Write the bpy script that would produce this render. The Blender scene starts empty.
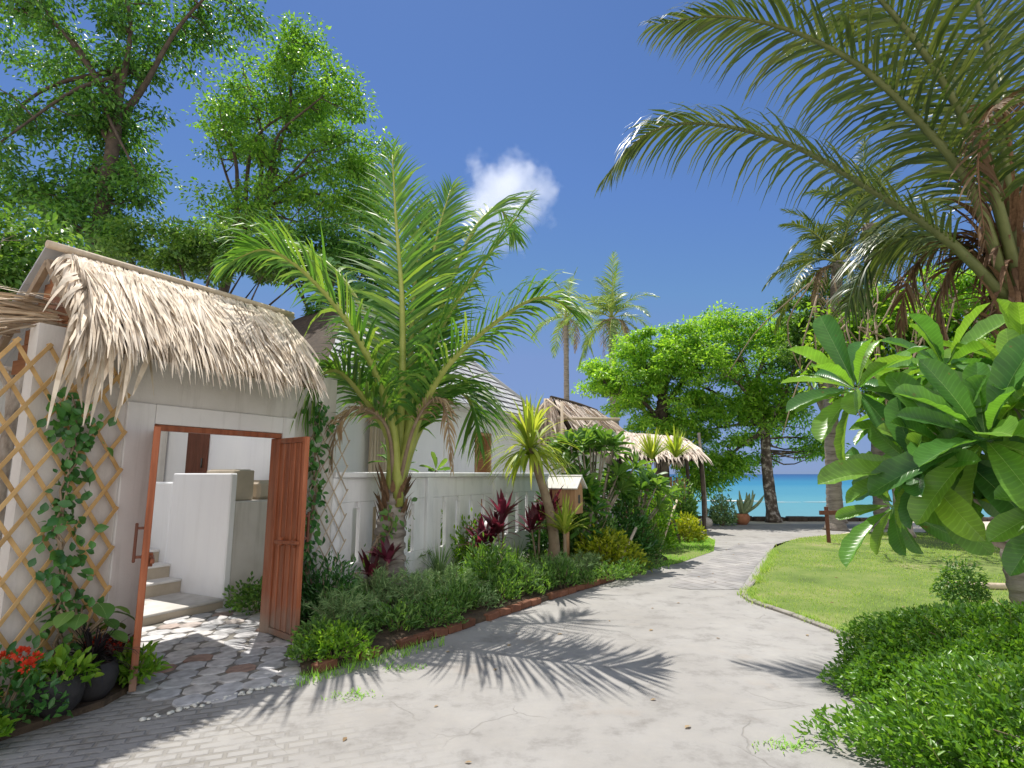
import bpy, math
import numpy as np
from mathutils import Vector
from mathutils.geometry import tessellate_polygon
R_ = math.radians
scene = bpy.context.scene
C = scene.collection

# ---------------------------------------------------------------- camera, sky, sun, exposure
FOC = 570.0
PITCH = math.atan(90 / FOC)
CP, SP = math.cos(PITCH), math.sin(PITCH)
EYE = 1.65
cam = bpy.data.cameras.new("camera")
cam.sensor_width = 36.0
cam.lens = 36.0 * FOC / 1024
cam.clip_start = 0.05
cam.clip_end = 20000
cam_o = bpy.data.objects.new("camera", cam)
cam_o.location = (0, 0, EYE)
cam_o.rotation_euler = (math.pi / 2 + PITCH, 0, 0)
C.objects.link(cam_o)
scene.camera = cam_o

SUN_K = np.array((0.13, -0.41, -1.0))          # direction the sunlight travels
SUN_EL = math.atan2(1, math.hypot(SUN_K[0], SUN_K[1]))
SUN_AZ = math.atan2(-SUN_K[0], -SUN_K[1])      # from +Y towards +X
world = bpy.data.worlds.new("World")
scene.world = world
world.use_nodes = True
wn = world.node_tree.nodes
bg = wn["Background"]
sky = wn.new("ShaderNodeTexSky")
sky.sky_type = 'NISHITA'
sky.sun_disc = False
sky.sun_elevation = SUN_EL
sky.sun_rotation = SUN_AZ
sky.altitude = 0
sky.air_density = 1.0
sky.dust_density = 0.15
sky.ozone_density = 4.0
tint = wn.new("ShaderNodeMix"); tint.data_type = 'RGBA'; tint.blend_type = 'MULTIPLY'      # deeper, slightly violet tropical blue
tint.inputs[0].default_value = 1.0
tint.inputs[7].default_value = (0.53, 0.63, 0.80, 1)
world.node_tree.links.new(sky.outputs[0], tint.inputs[6])
cap = wn.new("ShaderNodeMix"); cap.data_type = 'RGBA'; cap.blend_type = 'DARKEN'; cap.inputs[0].default_value = 0.85   # dry clear air: no white band at the horizon
cap.inputs[7].default_value = (1.48, 2.2, 4.2, 1)
world.node_tree.links.new(tint.outputs[2], cap.inputs[6])
# bright broken cloud added to the unseen sky (towards -Y) to lift the shade
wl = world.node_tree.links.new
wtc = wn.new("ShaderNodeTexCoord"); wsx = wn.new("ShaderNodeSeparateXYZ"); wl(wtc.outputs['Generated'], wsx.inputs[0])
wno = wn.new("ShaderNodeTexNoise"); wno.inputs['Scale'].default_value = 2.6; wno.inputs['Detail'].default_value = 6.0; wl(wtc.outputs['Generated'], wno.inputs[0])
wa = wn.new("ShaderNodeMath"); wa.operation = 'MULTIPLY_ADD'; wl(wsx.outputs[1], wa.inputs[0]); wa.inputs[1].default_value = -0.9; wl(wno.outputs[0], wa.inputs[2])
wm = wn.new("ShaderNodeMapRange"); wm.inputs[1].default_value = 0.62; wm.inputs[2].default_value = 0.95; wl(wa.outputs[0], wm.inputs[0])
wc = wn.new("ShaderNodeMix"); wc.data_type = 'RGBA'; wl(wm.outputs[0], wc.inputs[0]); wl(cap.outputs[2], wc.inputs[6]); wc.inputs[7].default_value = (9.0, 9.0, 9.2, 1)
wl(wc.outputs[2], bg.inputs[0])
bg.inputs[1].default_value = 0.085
sun = bpy.data.lights.new("sun", 'SUN')
sun.energy = 3.7
sun.angle = R_(0.5)
sun.color = (1.0, 0.95, 0.87)
sun_o = bpy.data.objects.new("sun", sun)
sun_o.rotation_euler = Vector(SUN_K.tolist()).to_track_quat('-Z', 'Y').to_euler()
sun_o.location = (-5, 20, 40)
C.objects.link(sun_o)
scene.view_settings.view_transform = 'Standard'
scene.view_settings.look = 'None'
scene.view_settings.exposure = 0.74
scene.view_settings.gamma = 1.0
scene.cycles.use_denoising = True
scene.cycles.max_bounces = 12
scene.cycles.diffuse_bounces = 8
scene.cycles.volume_bounces = 8
scene.cycles.transmission_bounces = 4
scene.cycles.transparent_max_bounces = 8

# ---------------------------------------------------------------- coordinate helpers
def ray(u, v):
    x = (u - 512) / FOC
    y = -(v - 384) / FOC
    return np.array((x, CP - SP * y, SP + CP * y))

def G(u, v, z=0.0):                     # photo pixel -> point on the level z
    r = ray(u, v)
    t = (z - EYE) / r[2]
    return np.array((r[0] * t, r[1] * t, z))

def at(u, v, Y):                        # photo pixel -> point at the depth Y
    r = ray(u, v)
    t = Y / r[1]
    return np.array((r[0] * t, Y, EYE + r[2] * t))

D2 = np.array((0.47, 0.883, 0.0)); D2 /= np.linalg.norm(D2)     # along the wall
N2 = np.array((D2[1], -D2[0], 0.0))                              # out of the wall, to the road
P0 = np.array((-3.18, 5.09, 0.0))                                # near door jamb
ZA = np.array((0, 0, 1.0))
def W(t, o, z=0.0):
    return P0 + D2 * t + N2 * o + ZA * z

def rng(s):
    return np.random.default_rng(s)

def nrm(a):
    a = np.asarray(a, float)
    return a / np.maximum(np.linalg.norm(a, axis=-1, keepdims=True), 1e-9)

# ---------------------------------------------------------------- mesh builder
class MB:
    def __init__(self):
        self.v = []; self.f = []; self.n = 0; self.xy = {}
    def add(self, verts, faces, m=0, smooth=False):
        verts = np.asarray(verts, float).reshape(-1, 3)
        if isinstance(faces, np.ndarray):
            groups = [faces]
        else:
            d = {}
            for f in faces: d.setdefault(len(f), []).append(f)
            groups = [np.array(g) for g in d.values()]
        for g in groups:
            self.f.append((g + self.n, m, smooth))
        self.v.append(verts); self.n += len(verts)
        return self
    def inst(self, tv, tf, Rm, loc, m=0, smooth=True):
        """copies of a template (k verts) under N matrices"""
        N = len(loc); k = len(tv)
        v = np.einsum('nij,kj->nki', Rm, tv) + loc[:, None, :]
        off = (np.arange(N) * k)
        base = self.n; self.xy[len(self.v)] = np.tile(tv, (N, 1))
        for g, mi in tf:
            g = np.asarray(g)
            ff = (g[None] + off[:, None, None]).reshape(-1, g.shape[1])
            self.f.append((ff + base, m if mi is None else mi, smooth))
        self.v.append(v.reshape(-1, 3)); self.n += N * k
        return self
    # -- solids
    def box(self, a, b, m=0, bev=0.0):
        return self.obox((np.asarray(a) + np.asarray(b)) / 2, np.eye(3), np.abs(np.asarray(b) - np.asarray(a)) / 2, m, bev)
    def obox(self, c, axes, h, m=0, bev=0.0):
        """oriented box: rows of axes are unit directions, h half sizes; bev chamfers the edges"""
        c = np.asarray(c, float); axes = np.asarray(axes, float); h = np.asarray(h, float)
        if bev <= 0 or bev > h.min() * 0.9:
            s = np.array([(x, y, z) for x in (-1, 1) for y in (-1, 1) for z in (-1, 1)], float)
            v = c + (s * h) @ axes
            f = [(0, 1, 3, 2), (4, 6, 7, 5), (0, 4, 5, 1), (2, 3, 7, 6), (0, 2, 6, 4), (1, 5, 7, 3)]
            return self.add(v, f, m)
        v = []; idx = {}
        for sx in (-1, 1):
            for sy in (-1, 1):
                for sz in (-1, 1):
                    s = np.array((sx, sy, sz), float)
                    for k in range(3):
                        q = s * (h - bev); q[k] = s[k] * h[k]
                        idx[(sx, sy, sz, k)] = len(v); v.append(q)
        f = []
        for k in range(3):
            i, j = (k + 1) % 3, (k + 2) % 3
            for sg in (-1, 1):
                q = []
                for (p, r) in ((-1, -1), (1, -1), (1, 1), (-1, 1)):
                    s = [0, 0, 0]; s[k] = sg; s[i] = p; s[j] = r
                    q.append(idx[(*s, k)])
                f.append(tuple(q if sg > 0 else q[::-1]))
            for p in (-1, 1):
                for r in (-1, 1):
                    s0 = [0, 0, 0]; s1 = [0, 0, 0]
                    s0[i] = s1[i] = p; s0[j] = s1[j] = r; s0[k] = -1; s1[k] = 1
                    f.append((idx[(*s0, i)], idx[(*s1, i)], idx[(*s1, j)], idx[(*s0, j)]))
        for sx in (-1, 1):
            for sy in (-1, 1):
                for sz in (-1, 1):
                    f.append(tuple(idx[(sx, sy, sz, k)] for k in range(3)))
        return self.add(c + np.array(v) @ axes, f, m)
    def wbox(self, t0, t1, o0, o1, z0, z1, m=0, bev=0.0):
        return self.obox(W((t0 + t1) / 2, (o0 + o1) / 2, (z0 + z1) / 2), np.array((D2, N2, ZA)),
                         (abs(t1 - t0) / 2, abs(o1 - o0) / 2, abs(z1 - z0) / 2), m, bev)
    def bar(self, a, b, w, d, up=ZA, m=0, bev=0.0):
        a = np.asarray(a, float); b = np.asarray(b, float)
        x = nrm(b - a); y = np.cross(up, x)
        y = nrm(y) if np.linalg.norm(y) > 1e-4 else nrm(np.cross((1, 0, 0), x))
        z = np.cross(x, y)
        return self.obox((a + b) / 2, np.array((x, y, z)), (np.linalg.norm(b - a) / 2, w / 2, d / 2), m, bev)
    def tube(self, pts, rad, sides=8, m=0, smooth=True, cap=True):
        pts = np.asarray(pts, float); n = len(pts)
        rad = np.broadcast_to(np.asarray(rad, float), (n,))
        T = nrm(np.gradient(pts, axis=0))
        ref = np.array((0, 0, 1.0)) if abs(T[0][2]) < 0.8 else np.array((1.0, 0, 0))
        u = nrm(np.cross(T[0], ref)); V = []
        a = np.linspace(0, 2 * np.pi, sides, endpoint=False)
        for i in range(n):
            u = nrm(u - T[i] * np.dot(u, T[i])); w = np.cross(T[i], u)
            V.append(pts[i] + rad[i] * (np.cos(a)[:, None] * u + np.sin(a)[:, None] * w))
        V = np.concatenate(V)
        i = np.arange(n - 1)[:, None] * sides; j = np.arange(sides)[None]; k = (j + 1) % sides
        F = np.stack([i + j, i + k, i + k + sides, i + j + sides], -1).reshape(-1, 4)
        self.add(V, F, m, smooth)
        if cap:
            b = self.n - n * sides
            self.f.append((np.array([list(range(sides))[::-1]]) + b, m, False))
            self.f.append((np.array([list(range(sides))]) + b + (n - 1) * sides, m, False))
        return self
    def lathe(self, c, prof, sides=20, m=0, jit=0.0, r=None):
        c = np.asarray(c, float); n = len(prof)
        a = np.linspace(0, 2 * np.pi, sides, endpoint=False)
        V = []
        for (rr, z) in prof:
            q = rr * (1 + (jit * r.normal(size=sides) if jit else 0))
            V.append(np.stack([c[0] + q * np.cos(a), c[1] + q * np.sin(a), np.full(sides, c[2] + z)], -1))
        V = np.concatenate(V)
        i = np.arange(n - 1)[:, None] * sides; j = np.arange(sides)[None]; k = (j + 1) % sides
        F = np.stack([i + j, i + k, i + k + sides, i + j + sides], -1).reshape(-1, 4)
        return self.add(V, F, m, True)
    def poly(self, pts, z0, z1=None, m=0):
        p = np.array([tuple(q[:2]) for q in pts], float); n = len(p)
        top = np.c_[p, np.full(n, z0 if z1 is None else z1)]
        if z1 is None:
            tri = tessellate_polygon([[Vector((*q, 0)) for q in p]])
            return self.add(top, np.array([t if np.cross(p[t[1]] - p[t[0]], p[t[2]] - p[t[0]]) > 0 else t[::-1] for t in tri]), m)
        bot = np.c_[p, np.full(n, z0)]
        f = [tuple(range(n, 2 * n))] + [(i, (i + 1) % n, n + (i + 1) % n, n + i) for i in range(n)]
        return self.add(np.r_[bot, top], f, m)
    def build(self, name, mats, parent=None, leafxy=False, **tags):
        me = bpy.data.meshes.new(name)
        V = np.concatenate(self.v)
        if parent is not None:
            V = V - np.array(parent_world(parent))
        me.vertices.add(len(V)); me.vertices.foreach_set('co', V.astype(np.float32).ravel())
        L = np.concatenate([f.ravel() for f, _, _ in self.f]).astype(np.int32)
        tot = np.concatenate([np.full(len(f), f.shape[1]) for f, _, _ in self.f]).astype(np.int32)
        st = np.r_[0, np.cumsum(tot)[:-1]].astype(np.int32)
        me.loops.add(len(L)); me.loops.foreach_set('vertex_index', L)
        me.polygons.add(len(tot)); me.polygons.foreach_set('loop_start', st); me.polygons.foreach_set('loop_total', tot)
        me.polygons.foreach_set('material_index', np.concatenate([np.full(len(f), m) for f, m, _ in self.f]).astype(np.int32))
        me.polygons.foreach_set('use_smooth', np.concatenate([np.full(len(f), s) for f, _, s in self.f]).astype(bool))
        for m in (mats if isinstance(mats, (list, tuple)) else [mats]): me.materials.append(m)
        if leafxy:
            A_ = np.concatenate([self.xy.get(i, np.zeros((len(v), 3))) for i, v in enumerate(self.v)])
            at_ = me.attributes.new('leafxy', 'FLOAT_VECTOR', 'POINT'); at_.data.foreach_set('vector', A_.astype(np.float32).ravel())
        me.update(calc_edges=True); me.validate()
        o = bpy.data.objects.new(name, me); C.objects.link(o)
        if parent is not None: o.parent = parent
        for k, v in tags.items(): o[k] = v
        return o

def parent_world(o):
    p = np.zeros(3)
    while o is not None:
        p += np.array(o.location); o = o.parent
    return p

def thing(name, label, cat, loc=(0, 0, 0), group=None):
    o = bpy.data.objects.new(name, None); C.objects.link(o)
    o.location = [float(x) for x in loc]
    o.empty_display_size = 0.2
    o['label'] = label; o['category'] = cat
    if group: o['group'] = group
    return o

def dup(root, loc, rz, scale, label, group=None):
    r = root.copy(); C.objects.link(r); r.location = [float(x) for x in loc]
    r.rotation_euler = (0, 0, rz)
    r.scale = (scale,) * 3 if np.isscalar(scale) else scale
    r['label'] = label
    if group: r['group'] = group
    for ch in list(root.children):
        c = ch.copy(); C.objects.link(c); c.parent = r
        for g in list(ch.children):
            d = g.copy(); C.objects.link(d); d.parent = c
    return r

def spline(P, n):
    P = np.asarray(P, float)
    if len(P) == 2: return P[0] + np.linspace(0, 1, n)[:, None] * (P[1] - P[0])
    Q = np.r_[[2 * P[0] - P[1]], P, [2 * P[-1] - P[-2]]]
    s = np.linspace(0, len(P) - 1 - 1e-6, n); i = s.astype(int); t = (s - i)[:, None]
    a, b, c, d = Q[i], Q[i + 1], Q[i + 2], Q[i + 3]
    return 0.5 * ((2 * b) + (c - a) * t + (2 * a - 5 * b + 4 * c - d) * t ** 2 + (3 * b - a - 3 * c + d) * t ** 3)

# ---------------------------------------------------------------- materials
def newmat(name):
    m = bpy.data.materials.new(name); m.use_nodes = True
    nt = m.node_tree
    return m, nt, nt.nodes["Principled BSDF"], nt.nodes["Material Output"]

def node(nt, t, **kw):
    n = nt.nodes.new(t)
    for k, v in kw.items():
        if k in n.inputs.keys(): n.inputs[k].default_value = v
        else: setattr(n, k, v)
    return n

def ramp(nt, cols, pos=None):
    r = nt.nodes.new("ShaderNodeValToRGB")
    e = r.color_ramp.elements
    pos = pos or np.linspace(0, 1, len(cols))
    while len(e) < len(cols): e.new(0.5)
    for i, (c, p) in enumerate(zip(cols, pos)):
        e[i].position = float(p); e[i].color = (*c, 1) if len(c) == 3 else c
    return r

def leafmat(name, cols, tr=0.3, rough=0.42, spec=0.4, tcol=None, gain=2.5, ribs=False):
    cols = [tuple(min(.8, x * gain) for x in c) for c in cols]
    m, nt, b, out = newmat(name)
    L = nt.links.new
    g = node(nt, "ShaderNodeNewGeometry")
    r = ramp(nt, cols); L(g.outputs['Random Per Island'], r.inputs[0])
    L(r.outputs[0], b.inputs['Base Color'])
    b.inputs['Roughness'].default_value = rough
    b.inputs['Specular IOR Level'].default_value = spec
    t = node(nt, "ShaderNodeBsdfTranslucent")
    k = node(nt, "ShaderNodeMix"); k.data_type = 'RGBA'; k.blend_type = 'MULTIPLY'
    k.inputs[0].default_value = 1.0
    L(r.outputs[0], k.inputs[6]); k.inputs[7].default_value = (*(tcol or (1.7, 1.6, 0.6)), 1)
    L(k.outputs[2], t.inputs[0])
    if ribs:                                     # side veins: fine oblique ridges, and a mottled tone along the blade
        a = node(nt, "ShaderNodeAttribute", attribute_name='leafxy'); sp = node(nt, "ShaderNodeSeparateXYZ"); L(a.outputs['Vector'], sp.inputs[0])
        ab = node(nt, "ShaderNodeMath", operation='ABSOLUTE'); L(sp.outputs[0], ab.inputs[0])
        q = node(nt, "ShaderNodeMath", operation='MULTIPLY_ADD'); L(ab.outputs[0], q.inputs[0]); q.inputs[1].default_value = -.75; L(sp.outputs[1], q.inputs[2])
        f = node(nt, "ShaderNodeMath", operation='MULTIPLY'); L(q.outputs[0], f.inputs[0]); f.inputs[1].default_value = 115.0
        si = node(nt, "ShaderNodeMath", operation='SINE'); L(f.outputs[0], si.inputs[0])
        pw = node(nt, "ShaderNodeMapRange"); pw.inputs[1].default_value = .55; pw.inputs[2].default_value = 1.0; L(si.outputs[0], pw.inputs[0])
        bp = node(nt, "ShaderNodeBump", Strength=.16, Distance=.004); L(pw.outputs[0], bp.inputs['Height']); L(bp.outputs[0], b.inputs['Normal'])
        tc = node(nt, "ShaderNodeTexCoord"); nz = node(nt, "ShaderNodeTexNoise", Scale=9.0, Detail=4.0); L(tc.outputs['Object'], nz.inputs[0])
        tone = node(nt, "ShaderNodeMapRange"); tone.inputs[1].default_value = .3; tone.inputs[2].default_value = .7; tone.inputs[3].default_value = .72; tone.inputs[4].default_value = 1.18; L(nz.outputs[0], tone.inputs[0])
        vt = node(nt, "ShaderNodeMath", operation='MULTIPLY_ADD'); L(pw.outputs[0], vt.inputs[0]); vt.inputs[1].default_value = .22; L(tone.outputs[0], vt.inputs[2])
        k2 = node(nt, "ShaderNodeMix"); k2.data_type = 'RGBA'; k2.blend_type = 'MULTIPLY'; k2.inputs[0].default_value = 1
        L(r.outputs[0], k2.inputs[6]); L(vt.outputs[0], k2.inputs[7]); 
        nb_ = node(nt, "ShaderNodeTexNoise", Scale=22.0, Detail=3.0); L(tc.outputs['Object'], nb_.inputs[0])
        mb_ = node(nt, "ShaderNodeMapRange"); mb_.inputs[1].default_value = .69; mb_.inputs[2].default_value = .75; mb_.inputs[4].default_value = .8; L(nb_.outputs[0], mb_.inputs[0])
        k3 = node(nt, "ShaderNodeMix"); k3.data_type = 'RGBA'; L(mb_.outputs[0], k3.inputs[0]); L(k2.outputs[2], k3.inputs[6]); k3.inputs[7].default_value = (.20, .13, .05, 1)
        L(k3.outputs[2], b.inputs['Base Color']); L(k3.outputs[2], k.inputs[6])
    mx = node(nt, "ShaderNodeMixShader"); mx.inputs[0].default_value = min(.5, tr * 1.3)
    L(b.outputs[0], mx.inputs[1]); L(t.outputs[0], mx.inputs[2]); L(mx.outputs[0], out.inputs[0])
    return m

def surf(name, cols, scale=4.0, rough=0.75, bump=0.2, stretch=(1, 1, 1), detail=6, spec=0.3, bscale=None, island=0.0, pos=None, stain=0.0):
    """noise-mottled solid surface in world metres (object coordinates)"""
    m, nt, b, out = newmat(name); L = nt.links.new
    tc = node(nt, "ShaderNodeTexCoord"); mp = node(nt, "ShaderNodeMapping"); mp.inputs['Scale'].default_value = stretch
    L(tc.outputs['Object'], mp.inputs[0])
    n = node(nt, "ShaderNodeTexNoise", Scale=scale, Detail=detail, Roughness=0.62); L(mp.outputs[0], n.inputs[0])
    r = ramp(nt, cols, pos or list(np.linspace(0.3, 0.7, len(cols)))); L(n.outputs[0], r.inputs[0])
    col = r.outputs[0]
    if island > 0:
        g = node(nt, "ShaderNodeNewGeometry")
        mr = node(nt, "ShaderNodeMapRange"); mr.inputs[3].default_value = 1 - island; mr.inputs[4].default_value = 1 + island
        L(g.outputs['Random Per Island'], mr.inputs[0])
        k = node(nt, "ShaderNodeMix"); k.data_type = 'RGBA'; k.blend_type = 'MULTIPLY'; k.inputs[0].default_value = 1
        L(col, k.inputs[6]); L(mr.outputs[0], k.inputs[7]); col = k.outputs[2]
    if stain > 0:                                # rain streaks and a dirty splash band along the foot
        m2 = node(nt, "ShaderNodeMapping"); m2.inputs['Scale'].default_value = (3.2, 3.2, .22); L(tc.outputs['Object'], m2.inputs[0])
        ns = node(nt, "ShaderNodeTexNoise", Scale=2.2, Detail=6.0, Roughness=.65); L(m2.outputs[0], ns.inputs[0])
        ra = node(nt, "ShaderNodeMapRange"); ra.inputs[1].default_value = .52; ra.inputs[2].default_value = .78; ra.inputs[3].default_value = 0; ra.inputs[4].default_value = stain; L(ns.outputs[0], ra.inputs[0])
        gz = node(nt, "ShaderNodeNewGeometry"); sz = node(nt, "ShaderNodeSeparateXYZ"); L(gz.outputs['Position'], sz.inputs[0])
        nw = node(nt, "ShaderNodeTexNoise", Scale=5.0, Detail=6.0); L(tc.outputs['Object'], nw.inputs[0])
        zz = node(nt, "ShaderNodeMath", operation='MULTIPLY_ADD'); L(nw.outputs[0], zz.inputs[0]); zz.inputs[1].default_value = -.55; L(sz.outputs[2], zz.inputs[2])
        rb = node(nt, "ShaderNodeMapRange"); rb.inputs[1].default_value = .12; rb.inputs[2].default_value = -.25; rb.inputs[3].default_value = 0; rb.inputs[4].default_value = stain * 1.6; L(zz.outputs[0], rb.inputs[0])
        mxs = node(nt, "ShaderNodeMath", operation='MAXIMUM'); L(ra.outputs[0], mxs.inputs[0]); L(rb.outputs[0], mxs.inputs[1])
        kk = node(nt, "ShaderNodeMix"); kk.data_type = 'RGBA'; L(mxs.outputs[0], kk.inputs[0]); L(col, kk.inputs[6]); kk.inputs[7].default_value = (.24, .215, .17, 1); col = kk.outputs[2]
    L(col, b.inputs['Base Color'])
    b.inputs['Roughness'].default_value = rough; b.inputs['Specular IOR Level'].default_value = spec
    if bump:
        n2 = node(nt, "ShaderNodeTexNoise", Scale=bscale or scale * 5, Detail=5.0); L(mp.outputs[0], n2.inputs[0])
        bp = node(nt, "ShaderNodeBump", Strength=bump, Distance=0.02); L(n2.outputs[0], bp.inputs['Height'])
        L(bp.outputs[0], b.inputs['Normal'])
    return m

M = {}
M['plaster'] = surf('plaster', [(.60, .57, .53), (.70, .67, .635)], 2.5, .85, .12, bscale=60, stain=0.42)
M['plaster_pale'] = surf('plaster_pale', [(.70, .68, .66), (.79, .77, .75)], 2.0, .8, .1, bscale=50, stain=0.36)
M['white_wall'] = surf('white_wall', [(.78, .79, .82), (.86, .87, .88)], 1.5, .8, .08, bscale=40, stretch=(1, 1, .3), stain=0.10)
M['white_paint'] = surf('white_paint', [(.68, .69, .70), (.82, .82, .83), (.85, .85, .85)], 3.0, .55, .1, stretch=(1, 1, .5), stain=0.22)
M['cream_wall'] = surf('cream_wall', [(.62, .57, .48), (.72, .67, .58)], 2.5, .8, .1)
M['door_wood'] = surf('door_wood', [(.22, .062, .024), (.33, .10, .042), (.40, .14, .065)], 6, .45, .2, stretch=(4, 4, .35), island=.20, stain=.45)
M['dark_wood'] = surf('dark_wood', [(.10, .035, .02), (.17, .06, .035)], 6, .5, .2, stretch=(4, 4, .4), island=.2)
M['brown_board'] = surf('brown_board', [(.20, .08, .035), (.32, .15, .07)], 5, .6, .2, stretch=(.5, .5, 6), island=.2)
M['bamboo'] = surf('bamboo', [(.45, .27, .10), (.62, .41, .18)], 8, .5, .1, island=.2)
M['pale_wood'] = surf('pale_wood', [(.42, .34, .25), (.58, .48, .36)], 6, .7, .2, stretch=(3, 3, .5), island=.2)
M['warm_wood'] = surf('warm_wood', [(.36, .20, .10), (.52, .31, .17)], 6, .65, .2, stretch=(4, 4, .4), island=.15)
M['thatch'] = surf('thatch', [(.46, .37, .27), (.70, .60, .47), (.80, .71, .59)], 5, .8, .15, island=.33)
M['thatch_old'] = surf('thatch_old', [(.48, .39, .32), (.68, .58, .49), (.76, .67, .58)], 5, .85, .15, island=.35)
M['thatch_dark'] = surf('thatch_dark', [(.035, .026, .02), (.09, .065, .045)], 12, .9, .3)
M['metal_dark'] = surf('metal_dark', [(.05, .05, .055), (.09, .085, .08)], 10, .4, .05)
M['pot_dark'] = surf('pot_dark', [(.018, .018, .02), (.045, .042, .042)], 6, .6, .2)
M['terracotta'] = surf('terracotta', [(.30, .12, .06), (.42, .19, .10)], 8, .75, .15)
M['soil'] = surf('soil', [(.045, .032, .022), (.12, .085, .055)], 9, .95, .6)
M['brick'] = surf('brick', [(.13, .055, .03), (.22, .095, .055)], 9, .85, .3, island=.25)
M['concrete_edge'] = surf('concrete_edge', [(.40, .37, .33), (.56, .53, .48)], 8, .9, .3)
M['mortar'] = surf('mortar', [(.15, .14, .125), (.25, .235, .21)], 8, .95, .3)
M['kerbstone'] = surf('kerbstone', [(.22, .20, .17), (.34, .32, .285)], 8, .9, .3)
M['sand'] = surf('sand', [(.50, .43, .34), (.64, .57, .47)], 2, .95, .25, bscale=40)
M['bark'] = surf('bark', [(.12, .09, .07), (.32, .27, .22), (.48, .43, .38)], 7, .9, .6, stretch=(1, 1, .45), bscale=14)
M['bark_sea'] = surf('bark_sea', [(.05, .04, .032), (.12, .095, .075), (.42, .38, .34)], 6, .9, .6, bscale=14, pos=[.36, .52, .64])
M['bark_dark'] = surf('bark_dark', [(.045, .035, .028), (.11, .085, .065)], 7, .9, .5, bscale=16)
M['palm_bark'] = surf('palm_bark', [(.13, .105, .085), (.27, .235, .20), (.34, .30, .26)], 3, .9, .5, stretch=(1, 1, 5), bscale=9)
M['fibre'] = surf('fibre', [(.11, .06, .03), (.25, .15, .085)], 10, .9, .4, stretch=(5, 5, .5), island=.3)
M['stem_green'] = surf('stem_green', [(.16, .20, .05), (.26, .27, .08)], 5, .45, .05)
M['petiole'] = surf('petiole', [(.26, .31, .06), (.40, .42, .11)], 5, .4, .05, island=.15)
M['petiole_dark'] = surf('petiole_dark', [(.09, .115, .035), (.16, .18, .06)], 5, .5, .05)
M['stem_brown'] = surf('stem_brown', [(.20, .14, .09), (.32, .25, .17)], 8, .8, .2)
M['beige_stone'] = surf('beige_stone', [(.42, .36, .28), (.52, .45, .36)], 4, .8, .15)
# leaves
M['leaf_tree'] = leafmat('leaf_tree', [(.022, .060, .010), (.045, .105, .014), (.09, .16, .022)], .34, gain=2.9)
M['leaf_tree_dark'] = leafmat('leaf_tree_dark', [(.012, .036, .010), (.024, .066, .013), (.05, .105, .017)], .28, gain=3.2)
M['leaf_beach'] = leafmat('leaf_beach', [(.035, .085, .012), (.07, .14, .016), (.12, .19, .025)], .38, gain=3.0)
M['leaf_lime'] = leafmat('leaf_lime', [(.05, .12, .012), (.10, .20, .02), (.15, .24, .03)], .36, gain=1.8)
M['leaf_hedge'] = leafmat('leaf_hedge', [(.026, .068, .008), (.048, .112, .012), (.09, .165, .02)], .25, .35, .5)
M['leaf_mid'] = leafmat('leaf_mid', [(.026, .066, .016), (.048, .102, .022), (.085, .145, .035)], .3, gain=2.3)
M['leaf_deep'] = leafmat('leaf_deep', [(.012, .042, .012), (.022, .07, .016), (.04, .10, .022)], .2, .3, .5)
M['leaf_grey'] = leafmat('leaf_grey', [(.055, .10, .038), (.09, .145, .058), (.145, .20, .085)], .2, .6, .25, (1.3, 1.3, .9), gain=2.5)
M['leaf_yellow'] = leafmat('leaf_yellow', [(.17, .23, .012), (.30, .37, .018), (.44, .46, .035)], .3, .45, .4, (1.4, 1.3, .7), gain=1.05)
M['leaf_big'] = leafmat('leaf_big', [(.026, .075, .022), (.05, .125, .022), (.095, .17, .025)], .30, .31, .5, gain=2.1, ribs=True)
M['leaf_vein'] = leafmat('leaf_vein', [(.20, .28, .10), (.26, .34, .12)], .2, .35, .4, (1.2, 1.2, .8))
M['leaf_palm'] = leafmat('leaf_palm', [(.022, .062, .014), (.042, .098, .018), (.09, .14, .028)], .30, .46, .35)
M['leaf_palm_dark'] = leafmat('leaf_palm_dark', [(.020, .036, .012), (.038, .062, .016), (.075, .095, .03)], .17, .40, .4, gain=2.0)
M['leaf_palm_far'] = leafmat('leaf_palm_far', [(.035, .062, .020), (.06, .10, .03), (.11, .14, .05)], .28, .4, .4)
M['leaf_dry'] = leafmat('leaf_dry', [(.24, .16, .085), (.36, .26, .15), (.45, .36, .24)], .2, .7, .2, (1.1, 1, .8), gain=1.05)
M['leaf_pandan'] = leafmat('leaf_pandan', [(.12, .19, .022), (.22, .28, .04), (.33, .36, .08)], .34, .35, .5, (1.6, 1.5, .7), gain=1.5)
M['leaf_purple'] = leafmat('leaf_purple', [(.05, .010, .016), (.10, .018, .032), (.19, .04, .07)], .25, .35, .5, (1.8, 1.1, 1.2), gain=1.15)
M['leaf_black'] = leafmat('leaf_black', [(.012, .010, .012), (.025, .018, .022)], .05, .4, .4, (1, 1, 1), gain=1)
M['leaf_husk'] = leafmat('leaf_husk', [(.09, .05, .025), (.15, .095, .05), (.24, .17, .10)], .1, .7, .2, (1.1, 1, .8), gain=1.0)
M['petal_red'] = leafmat('petal_red', [(.50, .03, .012), (.66, .07, .02)], .2, .5, .3, (1.2, 1, 1), gain=1.05)
M['petal_white'] = leafmat('petal_white', [(.75, .73, .66), (.8, .78, .7)], .2, .5, .3, (1, 1, 1), gain=1.05)
M['grass'] = leafmat('grass', [(.07, .13, .022), (.12, .19, .035), (.20, .24, .07)], .25, .6, .2, (1.5, 1.4, .7))
M['grass_bright'] = leafmat('grass_bright', [(.07, .16, .02), (.11, .22, .03), (.16, .26, .05)], .25, .6, .2, (1.5, 1.4, .7))
M['cactus'] = surf('cactus', [(.16, .22, .10), (.28, .33, .18)], 12, .6, .2)

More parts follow.
